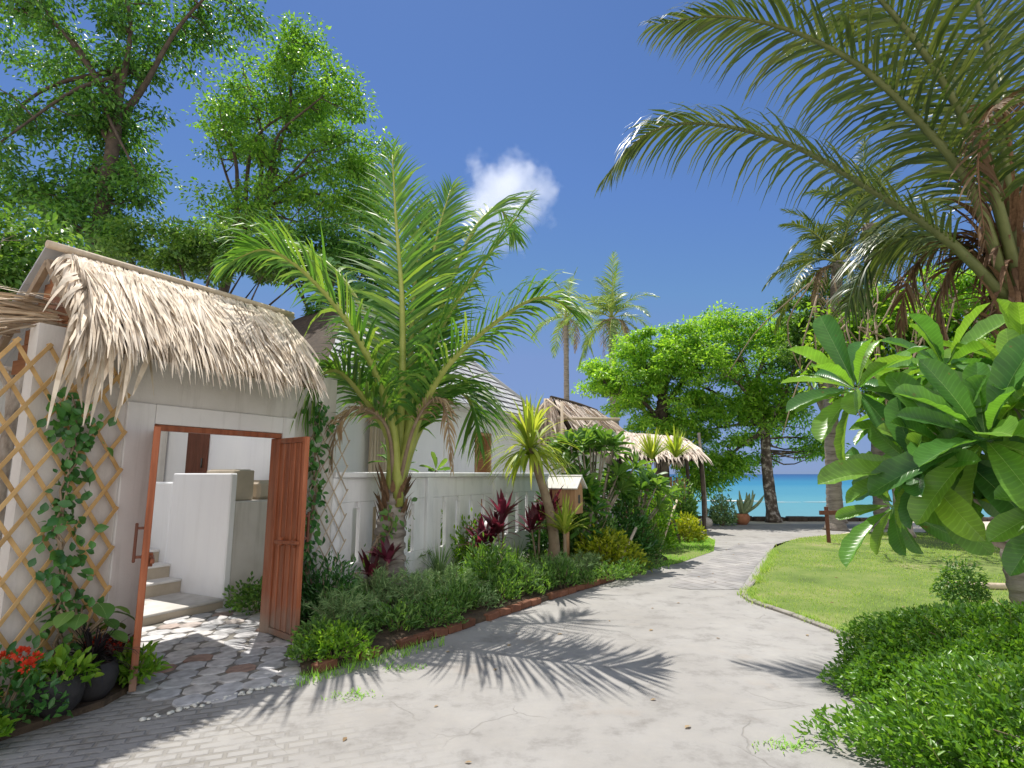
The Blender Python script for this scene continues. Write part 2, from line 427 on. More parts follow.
def slab_mat(name, cols):
    m, nt, b, out = newmat(name); L = nt.links.new
    g = node(nt, "ShaderNodeNewGeometry"); r = ramp(nt, cols, [0, .3, .6, .86, .93]); r.color_ramp.interpolation = 'LINEAR'
    L(g.outputs['Random Per Island'], r.inputs[0])
    tc = node(nt, "ShaderNodeTexCoord"); n = node(nt, "ShaderNodeTexNoise", Scale=14.0, Detail=7.0); L(tc.outputs['Object'], n.inputs[0])
    mr = node(nt, "ShaderNodeMapRange"); mr.inputs[1].default_value = .3; mr.inputs[2].default_value = .7; mr.inputs[3].default_value = .7; mr.inputs[4].default_value = 1.25
    L(n.outputs[0], mr.inputs[0])
    k = node(nt, "ShaderNodeMix"); k.data_type = 'RGBA'; k.blend_type = 'MULTIPLY'; k.inputs[0].default_value = 1
    L(r.outputs[0], k.inputs[6]); L(mr.outputs[0], k.inputs[7]); L(k.outputs[2], b.inputs['Base Color'])
    b.inputs['Roughness'].default_value = .8
    bp = node(nt, "ShaderNodeBump", Strength=.35, Distance=.01); L(n.outputs[0], bp.inputs['Height']); L(bp.outputs[0], b.inputs['Normal'])
    return m
M['stepping'] = slab_mat('stepping', [(.33, .335, .35), (.43, .43, .44), (.52, .51, .51), (.46, .44, .42), (.30, .20, .16)])

def path_material():
    m, nt, b, out = newmat('path_concrete'); L = nt.links.new
    tc = node(nt, "ShaderNodeTexCoord"); ob = tc.outputs['Object']
    def noise(s, d=6, rough=.6, vec=ob):
        n = node(nt, "ShaderNodeTexNoise", Scale=s, Detail=float(d), Roughness=rough); L(vec, n.inputs[0]); return n
    def mathn(op, a, c=None, clamp=False):
        n = node(nt, "ShaderNodeMath", operation=op); n.use_clamp = clamp
        for i, x in enumerate((a, c)):
            if x is None: continue
            if isinstance(x, (int, float)): n.inputs[i].default_value = x
            else: L(x, n.inputs[i])
        return n.outputs[0]
    def mix(f, a, c, mode='MIX'):
        k = node(nt, "ShaderNodeMix"); k.data_type = 'RGBA'; k.blend_type = mode
        for s, x in ((0, f), (6, a), (7, c)):
            if isinstance(x, (int, float)): k.inputs[s].default_value = x
            elif isinstance(x, tuple): k.inputs[s].default_value = (*x, 1)
            else: L(x, k.inputs[s])
        return k.outputs[2]
    def mr(x, a, bb, c=0.0, d=1.0):
        n = node(nt, "ShaderNodeMapRange"); n.clamp = True
        for i, y in enumerate((a, bb, c, d)): n.inputs[i + 1].default_value = y
        L(x, n.inputs[0]); return n.outputs[0]
    n1 = noise(.55, 8, .65); n2 = noise(3.2, 8, .7); n3 = noise(26, 4)
    base = ramp(nt, [(.268, .257, .242), (.31, .30, .287), (.345, .336, .322)], [.33, .52, .68]); L(n1.outputs[0], base.inputs[0])
    fine = ramp(nt, [(.70, .69, .68), (1, 1, 1), (1.08, 1.07, 1.05)], [.30, .48, .70]); L(n2.outputs[0], fine.inputs[0])
    col = mix(1.0, base.outputs[0], fine.outputs[0], 'MULTIPLY')
    # warm dirt stains near the kerb
    st = noise(1.3, 5); stain = mr(st.outputs[0], .60, .78, 0, .35)
    col = mix(stain, col, (.33, .25, .18))
    # hairline cracks: distorted cell borders
    dist = noise(1.6, 3)
    add = node(nt, "ShaderNodeVectorMath", operation='MULTIPLY_ADD'); L(dist.outputs[1], add.inputs[0]); add.inputs[1].default_value = (.5, .5, 0); L(ob, add.inputs[2])
    vo = node(nt, "ShaderNodeTexVoronoi", feature='DISTANCE_TO_EDGE', Scale=1.15); L(add.outputs[0], vo.inputs[0])
    ck = mr(vo.outputs['Distance'], .0, .007, 1.0, 0.0)
    ckm = mathn('MULTIPLY', ck, mr(noise(.9, 2).outputs[0], .52, .60))
    col = mix(mathn('MULTIPLY', ckm, .32), col, (.16, .145, .12))
    # old open pavers in the near left part: rows of small lozenge holes
    mp = node(nt, "ShaderNodeMapping"); mp.inputs['Rotation'].default_value = (0, 0, R_(-20)); L(ob, mp.inputs[0])
    br = node(nt, "ShaderNodeTexBrick", offset=.5); L(mp.outputs[0], br.inputs[0])
    for k_, v_ in (('Scale', 1.0), ('Mortar Size', .018), ('Mortar Smooth', .6), ('Brick Width', .17), ('Row Height', .085)): br.inputs[k_].default_value = v_
    sx = node(nt, "ShaderNodeSeparateXYZ"); L(ob, sx.inputs[0])
    # distance from the wall-side line decides how clear the pavers are
    lin = mathn('ADD', mathn('MULTIPLY', sx.outputs[0], -.75), mathn('MULTIPLY', sx.outputs[1], -.60))
    zone = mr(mathn('ADD', lin, mathn('MULTIPLY', noise(1.1, 4).outputs[0], 2.4)), -.95, .35)
    zn = mathn('MULTIPLY', zone, mr(noise(4, 5).outputs[0], .36, .56))
    mort = mathn('MULTIPLY', br.outputs['Fac'], zn)
    col = mix(mathn('MULTIPLY', mort, .6), col, (.20, .185, .16))
    L(col, b.inputs['Base Color']); b.inputs['Roughness'].default_value = .92; b.inputs['Specular IOR Level'].default_value = .15
    h = mathn('ADD', mathn('MULTIPLY', n2.outputs[0], .6), mathn('MULTIPLY', n3.outputs[0], .25))
    h = mathn('SUBTRACT', h, mathn('MULTIPLY', mort, 1.1)); h = mathn('SUBTRACT', h, mathn('MULTIPLY', ckm, .5))
    bp = node(nt, "ShaderNodeBump", Strength=.5, Distance=.02); L(h, bp.inputs['Height']); L(bp.outputs[0], b.inputs['Normal'])
    return m
M['path'] = path_material()

def brickpave_material():
    m, nt, b, out = newmat('paver_patch'); L = nt.links.new
    tc = node(nt, "ShaderNodeTexCoord"); mp = node(nt, "ShaderNodeMapping"); mp.inputs['Rotation'].default_value = (0, 0, R_(62)); L(tc.outputs['Object'], mp.inputs[0])
    br = node(nt, "ShaderNodeTexBrick", offset=.5); L(mp.outputs[0], br.inputs[0])
    for k_, v_ in (('Color1', (.27, .26, .26, 1)), ('Color2', (.33, .32, .315, 1)), ('Mortar', (.19, .18, .17, 1)), ('Scale', 1.0), ('Mortar Size', .012), ('Brick Width', .42), ('Row Height', .21)): br.inputs[k_].default_value = v_
    n = node(nt, "ShaderNodeTexNoise", Scale=2.0, Detail=8.0); L(tc.outputs['Object'], n.inputs[0])
    r = ramp(nt, [(.75, .75, .75), (1.15, 1.13, 1.1)], [.35, .65]); L(n.outputs[0], r.inputs[0])
    k = node(nt, "ShaderNodeMix"); k.data_type = 'RGBA'; k.blend_type = 'MULTIPLY'; k.inputs[0].default_value = 1
    L(br.outputs[0], k.inputs[6]); L(r.outputs[0], k.inputs[7]); L(k.outputs[2], b.inputs['Base Color']); b.inputs['Roughness'].default_value = .9
    bp = node(nt, "ShaderNodeBump", Strength=.4, Distance=.01, invert=True); L(br.outputs['Fac'], bp.inputs['Height']); L(bp.outputs[0], b.inputs['Normal'])
    return m
M['paver'] = brickpave_material()

def lawn_material():
    return surf('lawn_turf', [(.085, .13, .028), (.13, .19, .04), (.18, .225, .06), (.29, .26, .14)], .9, .95, .6, bscale=45, pos=[.30, .46, .58, .72])
M['lawn'] = lawn_material()

def sea_material():
    m, nt, b, out = newmat('sea_water'); L = nt.links.new
    tc = node(nt, "ShaderNodeTexCoord"); sx = node(nt, "ShaderNodeSeparateXYZ"); L(tc.outputs['Object'], sx.inputs[0])
    n = node(nt, "ShaderNodeTexNoise", Scale=.02, Detail=4.0)
    mp = node(nt, "ShaderNodeMapping"); mp.inputs['Scale'].default_value = (.25, 1, 1); L(tc.outputs['Object'], mp.inputs[0]); L(mp.outputs[0], n.inputs[0])
    lg = node(nt, "ShaderNodeMath", operation='LOGARITHM'); lg.inputs[1].default_value = 10; L(sx.outputs[1], lg.inputs[0])
    ad = node(nt, "ShaderNodeMath", operation='MULTIPLY_ADD'); L(n.outputs[0], ad.inputs[0]); ad.inputs[1].default_value = .5; L(lg.outputs[0], ad.inputs[2])
    mr = node(nt, "ShaderNodeMapRange"); mr.inputs[1].default_value = 1.55; mr.inputs[2].default_value = 3.6; L(ad.outputs[0], mr.inputs[0])
    r = ramp(nt, [(.14, .27, .27), (.075, .25, .29), (.018, .17, .27), (.006, .085, .20), (.004, .05, .15)], [0, .22, .42, .65, 1.0])
    L(mr.outputs[0], r.inputs[0]); L(r.outputs[0], b.inputs['Base Color'])
    b.inputs['Roughness'].default_value = .35; b.inputs['IOR'].default_value = 1.33; b.inputs['Specular IOR Level'].default_value = .25
    w = node(nt, "ShaderNodeTexNoise", Scale=1.4, Detail=5.0); mp2 = node(nt, "ShaderNodeMapping"); mp2.inputs['Scale'].default_value = (.35, 1, 1)
    L(tc.outputs['Object'], mp2.inputs[0]); L(mp2.outputs[0], w.inputs[0])
    bp = node(nt, "ShaderNodeBump", Strength=.35, Distance=.12); L(w.outputs[0], bp.inputs['Height']); L(bp.outputs[0], b.inputs['Normal'])
    return m
M['sea'] = sea_material()

def tile_material():
    m, nt, b, out = newmat('roof_tile'); L = nt.links.new
    g = node(nt, "ShaderNodeNewGeometry")
    r = ramp(nt, [(.33, .335, .35), (.42, .425, .44), (.50, .50, .51)]); L(g.outputs['Random Per Island'], r.inputs[0])
    L(r.outputs[0], b.inputs['Base Color']); b.inputs['Roughness'].default_value = .55
    return m
M['tile'] = tile_material()

# ---------------------------------------------------------------- leaf templates: (verts, [(faces, material or None)])
def t_leaf(asp=.42, fold=.12, droop=.1):                    # small leaf, unit length along +y, two folded halves
    v = np.array([(0, 0, 0), (asp / 2, .42, fold), (asp * .33, .78, fold * .5 - droop * .4), (0, 1, -droop), (-asp * .33, .78, fold * .5 - droop * .4), (-asp / 2, .42, fold)])
    return v, [(np.array([(0, 1, 2, 3), (0, 3, 4, 5)]), None)]
def t_diamond(asp=.5, fold=.1):
    v = np.array([(0, 0, 0), (asp / 2, .45, fold), (0, 1, -.06), (-asp / 2, .45, fold)])
    return v, [(np.array([(0, 1, 2), (0, 2, 3)]), None)]
def t_broad(asp=.36, droop=.25, cup=.10, n=9, vein=True, obov=1.0):
    """broad glossy leaf with midrib, fuller toward the tip"""
    s = np.linspace(0, 1, n) if obov <= .8 else 1 - (1 - np.linspace(0, 1, n)) ** 1.35
    prof = np.sin(np.pi * np.clip(s, 0, 1) ** (1.0 + .45 * obov)) ** .72 * (0.35 + .65 * s ** .5)
    if obov > .8: prof = np.clip(s, 0, 1) ** .85 * np.sqrt(np.maximum(0, 1 - s ** 5)) * (1 - .15 * s)
    prof = np.maximum(prof, .02); prof[0] = .045; prof[-1] = .03; prof = prof / prof.max() * asp / 2
    cols = np.array([-1, -.55, -.045, .045, .55, 1.0]); V = []
    for i in range(n):
        for c in cols:
            wave = .012 * math.sin(i * 2.1 + c * 2)
            x = c * prof[i] if abs(c) > .1 else c * max(.25 - .2 * s[i], .05) * asp * .45
            V.append((x, s[i], cup * (abs(c) ** 1.5) * prof[i] / (asp / 2) * .6 - droop * s[i] ** 2.2 + wave * abs(c)))
    F, FV = [], []
    for i in range(n - 1):
        for j in range(5):
            q = (i * 6 + j, i * 6 + j + 1, (i + 1) * 6 + j + 1, (i + 1) * 6 + j)
            (FV if (j == 2 and vein) else F).append(q)
    out = [(np.array(F), 0)]
    if FV: out.append((np.array(FV), 1))
    return np.array(V), out

def frames(dirs, nors, scale, wid=None):
    y = nrm(dirs); z = nrm(nors - y * (nors * y).sum(-1, keepdims=True)); x = np.cross(y, z)
    s = np.asarray(scale, float)
    s = np.broadcast_to(s, (len(y),))
    wx = s if wid is None else s * wid
    return np.stack([x * wx[:, None], y * s[:, None], z * s[:, None]], -1)

# long blades (grass, cordyline, palm leaflets): strips bent by gravity
def blades(mb, p0, d0, width_dir, L, w, grav, k=4, m=0, prof=(.6, 1, .85, .5, .04), stiff=None):
    N = len(p0); L = np.broadcast_to(L, (N,)); w = np.broadcast_to(w, (N,)); grav = np.broadcast_to(grav, (N,))
    d = nrm(d0); p = p0.copy(); wd = width_dir
    pr = np.interp(np.linspace(0, 1, k + 1), np.linspace(0, 1, len(prof)), prof)
    V = np.zeros((N, k + 1, 2, 3))
    for i in range(k + 1):
        ww = nrm(wd - d * (wd * d).sum(-1, keepdims=True)) * (w * pr[i] / 2)[:, None]
        V[:, i, 0] = p - ww; V[:, i, 1] = p + ww
        if i < k:
            p = p + d * (L / k)[:, None]
            d = nrm(d + np.array((0, 0, -1.0)) * (grav / k * (0.5 + i / k))[:, None])
    o = (np.arange(N) * (k + 1) * 2)[:, None]; i = (np.arange(k) * 2)[None]
    F = np.stack([o + i, o + i + 1, o + i + 3, o + i + 2], -1).reshape(-1, 4)
    mb.add(V.reshape(-1, 3), F, m, True)

def frond(parent, ctrl, L, n=70, w=.035, grav=.9, sweep=.55, vee=.25, start=.2, face=None, mats=None, rad=(.035, .006), seed=0, k=4, name='frond', limp=0.0, **tags):
    r = rng(seed); mb = MB()
    P = spline(ctrl, 40); T = nrm(np.gradient(P, axis=0))
    out = P[-1] - P[0]; out[2] = 0
    ref = ZA - .55 * nrm(out) if np.linalg.norm(out) > .2 else np.array((.2, -1, .3))
    if face is not None: ref = np.array(face, float)
    mb.tube(P[::2] if len(P) > 30 else P, np.linspace(rad[0], rad[1], len(P[::2])), 6, 1)
    for sd in (-1, 1):
        s = np.linspace(start, .995, n) + r.normal(0, .003, n); s = np.clip(s, 0, .999)
        x = s * (len(P) - 1); i = np.minimum(x.astype(int), len(P) - 2); f = (x - i)[:, None]
        p = P[i] * (1 - f) + P[i + 1] * f; t = T[i]
        nn = nrm(ref - t * (t * ref).sum(-1, keepdims=True)); sdv = np.cross(t, nn) * sd
        q = (s - start) / (1 - start)
        ln = L * (.45 + .55 * np.sin(np.pi * np.clip(q * .8 + .18, 0, 1)) ** .8) * (1 - .45 * q ** 4) * r.uniform(.85, 1.08, n)
        sw = sweep + .55 * q ** 2 + r.normal(0, .07, n)
        d0 = sdv * np.cos(sw)[:, None] + t * np.sin(sw)[:, None] + nn * (vee + r.normal(0, .08, n))[:, None]
        blades(mb, p, d0, t + nn * r.normal(.25, .25, n)[:, None] * sd, ln, w * r.uniform(.8, 1.15, n) * (1 - .4 * q ** 3), grav * r.uniform(.6, 1.4, n) + limp, k, 0, (.55, 1, .8, .45, .03))
    return mb.build(name, mats or [M['leaf_palm'], M['petiole']], parent, **tags)

def far_palm(name, label, base, top, nfr, flen, seed, mats, group=None, cat='palm tree', trunk_r=(.22, .13), n=38, dry=3, lw=.05, lean=None):
    r = rng(seed); base = np.asarray(base, float); top = np.asarray(top, float)
    o = thing(name, label, cat, base, group)
    mid = (base * .5 + top * .5) + np.array((r.normal(0, .12), r.normal(0, .12), 0))
    P = spline([base, base * .8 + mid * .2 + (0, 0, .4), mid, top], 60)
    rad = np.linspace(trunk_r[0], trunk_r[1], 60) * (1 + .05 * np.cos(np.arange(60) * 2.4)); rad[:5] *= np.linspace(1.5, 1.05, 5)
    MB().tube(P, rad, 10).build('trunk', M['palm_bark'], o)
    mb = MB()
    for i in range(5):
        a = r.uniform(0, 6.28); c = top + np.array((math.cos(a) * .22, math.sin(a) * .22, -.28 - r.uniform(0, .15)))
        mb.lathe(c, [(.001, -.13), (.08, -.09), (.11, 0), (.085, .09), (.001, .13)], 9)
    mb.build('coconut_bunch', M['stem_green'], o)
    for i in range(nfr):
        a = i * 2.399 + r.normal(0, .2); q = i / nfr
        el = R_(80 - 115 * q + r.normal(0, 8)); l = flen * r.uniform(.8, 1.08)
        h = np.array((math.cos(a), math.sin(a), 0))
        d = h * math.cos(el) + ZA * math.sin(el); pts = [top]; p = top.copy()
        for s in range(4):
            p = p + d * l / 4; pts.append(p.copy()); d = nrm(d + ZA * -(.26 + .22 * q + .1 * s * .6))
        frond(o, pts, flen * .24, n, lw, 1.1 + .7 * q, .6, .12, .14, None, mats, (.03, .006), seed * 100 + i, 3)
    for i in range(dry):
        a = r.uniform(0, 6.28); h = np.array((math.cos(a), math.sin(a), 0))
        pts = [top + (0, 0, -.1), top + h * .5 + (0, 0, -.25), top + h * .8 + (0, 0, -1.1), top + h * .7 + (0, 0, -2.0)]
        frond(o, pts, .55, 26, .05, 2.4, .7, 0, .2, None, [M['leaf_dry'], M['stem_brown']], (.03, .006), seed * 100 + 50 + i, 3, name='dry_frond')
    return o

# ---------------------------------------------------------------- broadleaf tree
def tree(name, label, base, trunk_pts, crowns, leaves, leaf, mat, bark, seed, group=None, trunk_r=(.25, .12), spread=.55, flat=.55, cat='tree', limb_r=.07, asp=.45, twigs=True, droop=.35, mains=9):
    r = rng(seed); base = np.asarray(base, float)
    o = thing(name, label, cat, base, group)
    tp = spline(trunk_pts, 24); tr = np.linspace(trunk_r[0], trunk_r[1], 24); tr[:3] *= (1.45, 1.2, 1.06)
    wood = MB(); wood.tube(tp, tr * (1 + .04 * r.normal(size=24)), 12)
    cl = []; cr = []
    for (c, rad, m) in crowns:
        c = np.asarray(c, float); rad = np.asarray(rad, float)
        u = nrm(r.normal(size=(m, 3))) * (r.uniform(0, 1, (m, 1)) ** .42)
        cl.append(c + u * rad); cr.append(r.uniform(.55, 1.25, m) * spread)
    cl = np.concatenate(cl); cr = np.concatenate(cr)
    # main limbs to well separated clusters, smaller branches from the limbs to every cluster
    sel = [int(r.integers(len(cl)))]
    dm = np.linalg.norm(cl - cl[sel[0]], axis=1)
    for _ in range(min(mains, len(cl)) - 1):
        j = int(np.argmax(dm)); sel.append(j); dm = np.minimum(dm, np.linalg.norm(cl - cl[j], axis=1))
    nodes = [tp[10:]]; nr = [tr[10:]]
    for j in sel:
        k = int(r.integers(14, 24)); a = tp[k]; b = a + (cl[j] - a) * .92
        mid = (a + b) / 2 + ZA * np.linalg.norm(b - a) * r.uniform(.02, .16) + r.normal(0, .06, 3) * np.linalg.norm(b - a)
        q = spline([a, a * .7 + mid * .3 + r.normal(0, .05, 3), mid, b], 14); rr = np.linspace(min(tr[k] * .75, limb_r * 1.5), limb_r * .22, 14)
        wood.tube(q, rr, 7); nodes.append(q[3:]); nr.append(rr[3:])
    nodes = np.concatenate(nodes); nr = np.concatenate(nr)
    for j in range(len(cl)):
        d = np.linalg.norm(nodes - cl[j], axis=1) + np.maximum(0, nodes[:, 2] - cl[j][2]) * .8
        i = int(np.argmin(d)); a = nodes[i]; b = cl[j]
        if np.linalg.norm(b - a) < .15: continue
        mid = (a + b) / 2 + r.normal(0, .1, 3) * np.linalg.norm(b - a)
        wood.tube(spline([a, mid, b], 6), np.linspace(min(nr[i] * .6, limb_r * .45), limb_r * .08, 6), 5, cap=False)
    wood.build('trunk', bark, o)
    n = leaves // len(cl); N = n * len(cl)
    cen = np.repeat(cl, n, 0); rad = np.repeat(cr, n)[:, None]
    u = nrm(r.normal(size=(N, 3))) * r.uniform(0, 1, (N, 1)) ** .5 * rad * np.array((1, 1, flat))
    u[:, 2] += .12 * rad[:, 0]
    p = cen + u
    dr = nrm(u * np.array((1, 1, .4)) + r.normal(0, .45, (N, 3)) * rad - ZA * droop * rad)
    nn = nrm(ZA + r.normal(0, .5, (N, 3)))
    sc = leaf * r.uniform(.6, 1.25, N)
    mb = MB(); tv, tf = t_diamond(asp); mb.inst(tv, tf, frames(dr, nn, sc), p)
    mb.build('crown', mat, o)
    return o

# ---------------------------------------------------------------- small plants, each built round the origin of its Empty
def bush(name, label, loc, rx, ry, h, n, leaf, mat, seed, cat='shrub', group=None, asp=.45, stems=14, flat=1.0, lump=.25, stem_mat=None, shell=.55, up=.5, tmpl=None, base_z=0.0):
    r = rng(seed); loc = np.asarray(loc, float); o = thing(name, label, cat, loc, group)
    u = nrm(np.c_[r.normal(size=(n, 2)), np.abs(r.normal(size=n)) * .9 + .02]); rho = r.uniform(shell ** 2.2, 1, (n, 1)) ** (1 / 2.2)
    ph = r.uniform(0, 6.28, 6)
    az = np.arctan2(u[:, 1], u[:, 0])
    k = 1 + lump * (np.sin(3 * az + ph[0] + 3 * u[:, 2]) * .45 + np.sin(5 * az + ph[1] - 5 * u[:, 2]) * .35 + np.sin(9 * az + ph[2] + 8 * u[:, 2]) * .3)
    p = u * rho * k[:, None] * np.array((rx, ry, h)) + loc + ZA * (.03 + base_z)
    d = nrm(u * np.array((1, 1, .6)) + r.normal(0, .55, (n, 3)) + ZA * up)
    nn = nrm(u * .6 + ZA * .7 + r.normal(0, .45, (n, 3)))
    mb = MB(); tv, tf = tmpl or t_leaf(asp); mb.inst(tv, tf, frames(d, nn, leaf * r.uniform(.55, 1.25, n)), p)
    mb.build('foliage', mat, o)
    if stems:
        ms = MB()
        for i in range(stems):
            a = r.uniform(0, 6.28); q = r.uniform(.2, .8)
            tip = loc + np.array((math.cos(a) * rx * q, math.sin(a) * ry * q, h * r.uniform(.5, .85)))
            b = loc + np.array((math.cos(a) * rx * .12, math.sin(a) * ry * .12, -.01))
            ms.tube(spline([b, (b + tip) / 2 + ZA * h * .1, tip], 5), np.linspace(.012, .004, 5) * max(h, .4) * 1.3, 5)
        ms.build('stem', stem_mat or M['stem_brown'], o)
    return o

def rosette(mb, c, n, L, w, grav, r, el=(20, 80), k=5, m=0, rad=.03, lo=.7, prof=(.5, .9, 1, .6, .04), axis=ZA):
    a = np.arange(n) * 2.399 + r.normal(0, .2, n); e = np.radians(r.uniform(el[0], el[1], n))
    h = np.c_[np.cos(a), np.sin(a), np.zeros(n)]
    d = h * np.cos(e)[:, None] + ZA * np.sin(e)[:, None] + (axis - ZA)
    side = np.c_[-np.sin(a), np.cos(a), np.zeros(n)]
    p = np.asarray(c) + h * rad + ZA * r.uniform(-.04, .04, n)[:, None]
    blades(mb, p, d, side, L * r.uniform(lo, 1.1, n), w * r.uniform(.8, 1.15, n), grav * r.uniform(.6, 1.4, n), k, m, prof)

def blade_plant(name, label, loc, heads, n, L, w, grav, mat, seed, cat='plant', group=None, el=(15, 80), trunk_r=.025, stem_mat=None, spread=.15, k=5):
    """cordyline, spider plant, dragon tree: heads = heights of leaf heads on canes from one root"""
    r = rng(seed); loc = np.asarray(loc, float); o = thing(name, label, cat, loc, group)
    ms = MB(); mb = MB()
    for i, h in enumerate(heads):
        a = r.uniform(0, 6.28); q = spread * (i > 0) + .02
        b = loc + np.array((math.cos(a), math.sin(a), 0)) * q * .4; t = loc + np.array((math.cos(a) * q, math.sin(a) * q, h))
        ms.tube(spline([b - ZA * .01, (b + t) / 2 + r.normal(0, .03, 3), t], 8), np.linspace(trunk_r * 1.25, trunk_r * .8, 8), 8)
        rosette(mb, t, n, L, w, grav, r, el, k)
    ms.build('stem', stem_mat or M['stem_brown'], o); mb.build('foliage', mat, o)
    return o

def leaf_rosette(mb, c, axis, n, L, r, tmpl, el=(5, 75), size=(.75, 1.1), rad=.02):
    """whorl of broad leaves round a branch end"""
    axis = nrm(axis); a0 = nrm(np.cross(axis, (.3, .9, .1))); b0 = np.cross(axis, a0)
    a = np.arange(n) * 2.399 + r.normal(0, .18, n); e = np.radians(np.linspace(el[1], el[0], n) + r.normal(0, 7, n))
    h = np.cos(a)[:, None] * a0 + np.sin(a)[:, None] * b0
    d = h * np.cos(e)[:, None] + axis * np.sin(e)[:, None]
    nn = axis * np.cos(e)[:, None] - h * np.sin(e)[:, None] + r.normal(0, .18, (n, 3))
    p = np.asarray(c) + h * rad + axis * (np.linspace(.05, -.08, n) * L)[:, None]
    mb.inst(tmpl[0], tmpl[1], frames(d, nn, L * r.uniform(size[0], size[1], n), r.uniform(.85, 1.1, n)), p)

def frangipani(name, label, loc, tips, L, n, seed, mats=None, cat='shrub', group=None, tmpl=None, tr=.03, el=(0, 70)):
    r = rng(seed); loc = np.asarray(loc, float); o = thing(name, label, cat, loc, group)
    mb = MB(); ms = MB(); tmpl = tmpl or t_broad(.32, .22, .1, 7)
    for t in tips:
        t = np.asarray(t, float); b = loc + np.r_[r.normal(0, .04, 2), 0]
        mid = b * .5 + t * .5 + np.r_[(loc - t)[:2] * .12, .08]
        q = spline([b, mid, t], 8); ms.tube(q, np.linspace(tr, tr * .5, 8), 7)
        leaf_rosette(mb, t, nrm((q[-1] - q[-2]) + ZA * .03), n, L, r, tmpl, el)
    ms.build('stem', M['bark'], o); mb.build('foliage', mats or [M['leaf_mid'], M['leaf_vein']], o, leafxy=True)
    return o
# ---------------------------------------------------------------- THE SETTING
def structure(name, mb, m, **kw):
    o = mb.build(name, m); o['kind'] = 'structure'
    for k, v in kw.items(): o[k] = v
    return o

land = [(-900, -400), (900, -400), (900, 20.9), (40, 20.9), (7.2, 20.9), (7.0, 24), (6.6, 34), (-10, 50), (-900, 80)]
structure('ground', MB().poly(land, -1.6, 0.0), M['sand'])
structure('sea', MB().poly([(-9000, 18), (9000, 18), (9000, 9000), (-9000, 9000)], -0.75), M['sea'])

brick_line = [(-1.72, 4.98), (-0.91, 5.96), (.5, 7.91), (1.55, 9.25), (2.4, 10.3)]
path_pts = [W(-15.5, .04), W(1.45, .04), *brick_line, (3.0, 11.0), (4.3, 12.7), (5.14, 14.87), (5.5, 16.9), (6.3, 19.6), (11.6, 19.4), (10.2, 17.4),
            (9.2, 16.4), (7.5, 15.4), (6.19, 13.84), (4.75, 11.1), (3.12, 8.05), (3.42, 6.2), (3.9, 4.7), (3.4, 2.5), (3.4, -9), (-12, -9)]
structure('path', MB().poly(path_pts, 0.004), M['path'])
pv = [G(690, 590), G(668, 587), G(700, 566), G(735, 545), G(790, 541), G(772, 549), G(756, 566), G(740, 590)]
structure('paving', MB().poly(pv, 0.008), M['paver'])

# lawns: a turf sheet, a sheet of short blades on it
def inside(px, py, poly):
    res = np.zeros(len(px), bool); n = len(poly)
    for i in range(n):
        x0, y0 = poly[i][:2]; x1, y1 = poly[(i + 1) % n][:2]
        c = ((y0 > py) != (y1 > py)) & (px < (x1 - x0) * (py - y0) / (y1 - y0 + 1e-12) + x0); res ^= c
    return res
lawn_r = [(6.19, 13.84), (4.75, 11.1), (3.14, 8.03), (3.46, 6.19), (4.0, 5.2), (4.6, 3.0), (30, 3.0), (34, 16.8), (13, 16.6), (10.0, 16.9), (9.2, 16.3), (7.5, 15.3)]
lawn_l = [(2.45, 10.42), (3.1, 11.0), (4.35, 12.7), (5.1, 14.75), (5.2, 15.9), (4.4, 16.2), (3.0, 13.6), (1.6, 11.8)]
structure('lawn', MB().poly(lawn_r, 0.008), M['lawn'])
structure('grass_verge', MB().poly(lawn_l, 0.008), M['lawn'])
def grass_on(name, poly, n, box, hgt, mat, seed, label, fade=6.0):
    r = rng(seed)
    x = r.uniform(box[0], box[1], n * 3); y = box[2] + (box[3] - box[2]) * r.uniform(0, 1, n * 3) ** 1.25
    k = inside(x, y, poly); x, y = x[k][:n], y[k][:n]; n = len(x)
    patch = np.sin(x * 1.7 + y * .9) + np.sin(x * .6 - y * 1.9 + 1) + r.normal(0, .9, n)
    k = patch > -.75; x, y = x[k], y[k]; n = len(x)
    p = np.c_[x, y, np.full(n, .006)]; a = r.uniform(0, 6.28, n)
    d = nrm(np.c_[np.cos(a) * .6, np.sin(a) * .6, np.ones(n)]); s = np.c_[-np.sin(a), np.cos(a), np.zeros(n)]
    sc = 1 + np.maximum(0, (y - 7) / 9)
    mb = MB(); blades(mb, p, d, s, hgt * r.uniform(.6, 1.3, n), .007 * sc, .6, 2, 0, (1, .7, .06))
    o = mb.build(name, mat); o['kind'] = 'stuff'; o['label'] = label; o['category'] = 'grass'
grass_on('grass', lawn_r, 60000, (3.1, 14, 5.2, 16.5), .035, M['grass'], 5, 'short mown grass covering the lawn beside the path')
grass_on('grass', lawn_l, 9000, (1.6, 5.3, 10.4, 16.2), .05, M['grass_bright'], 6, 'bright green grass verge under the garden plants by the path')

bed = [*brick_line, (3.0, 11.4), (3.0, 13.6), (4.4, 16.4), (5.6, 19.5), W(17, -.2), W(8.4, .1), W(1.55, .06), W(1.45, .3)]
structure('soil_bed', MB().poly(bed, 0.0, .055), M['soil'])
structure('soil_bed', MB().poly([W(-3, .05), W(-.12, .05), W(-.14, .36), W(-.5, .56), W(-3, .62)], 0.0, .05), M['soil'])

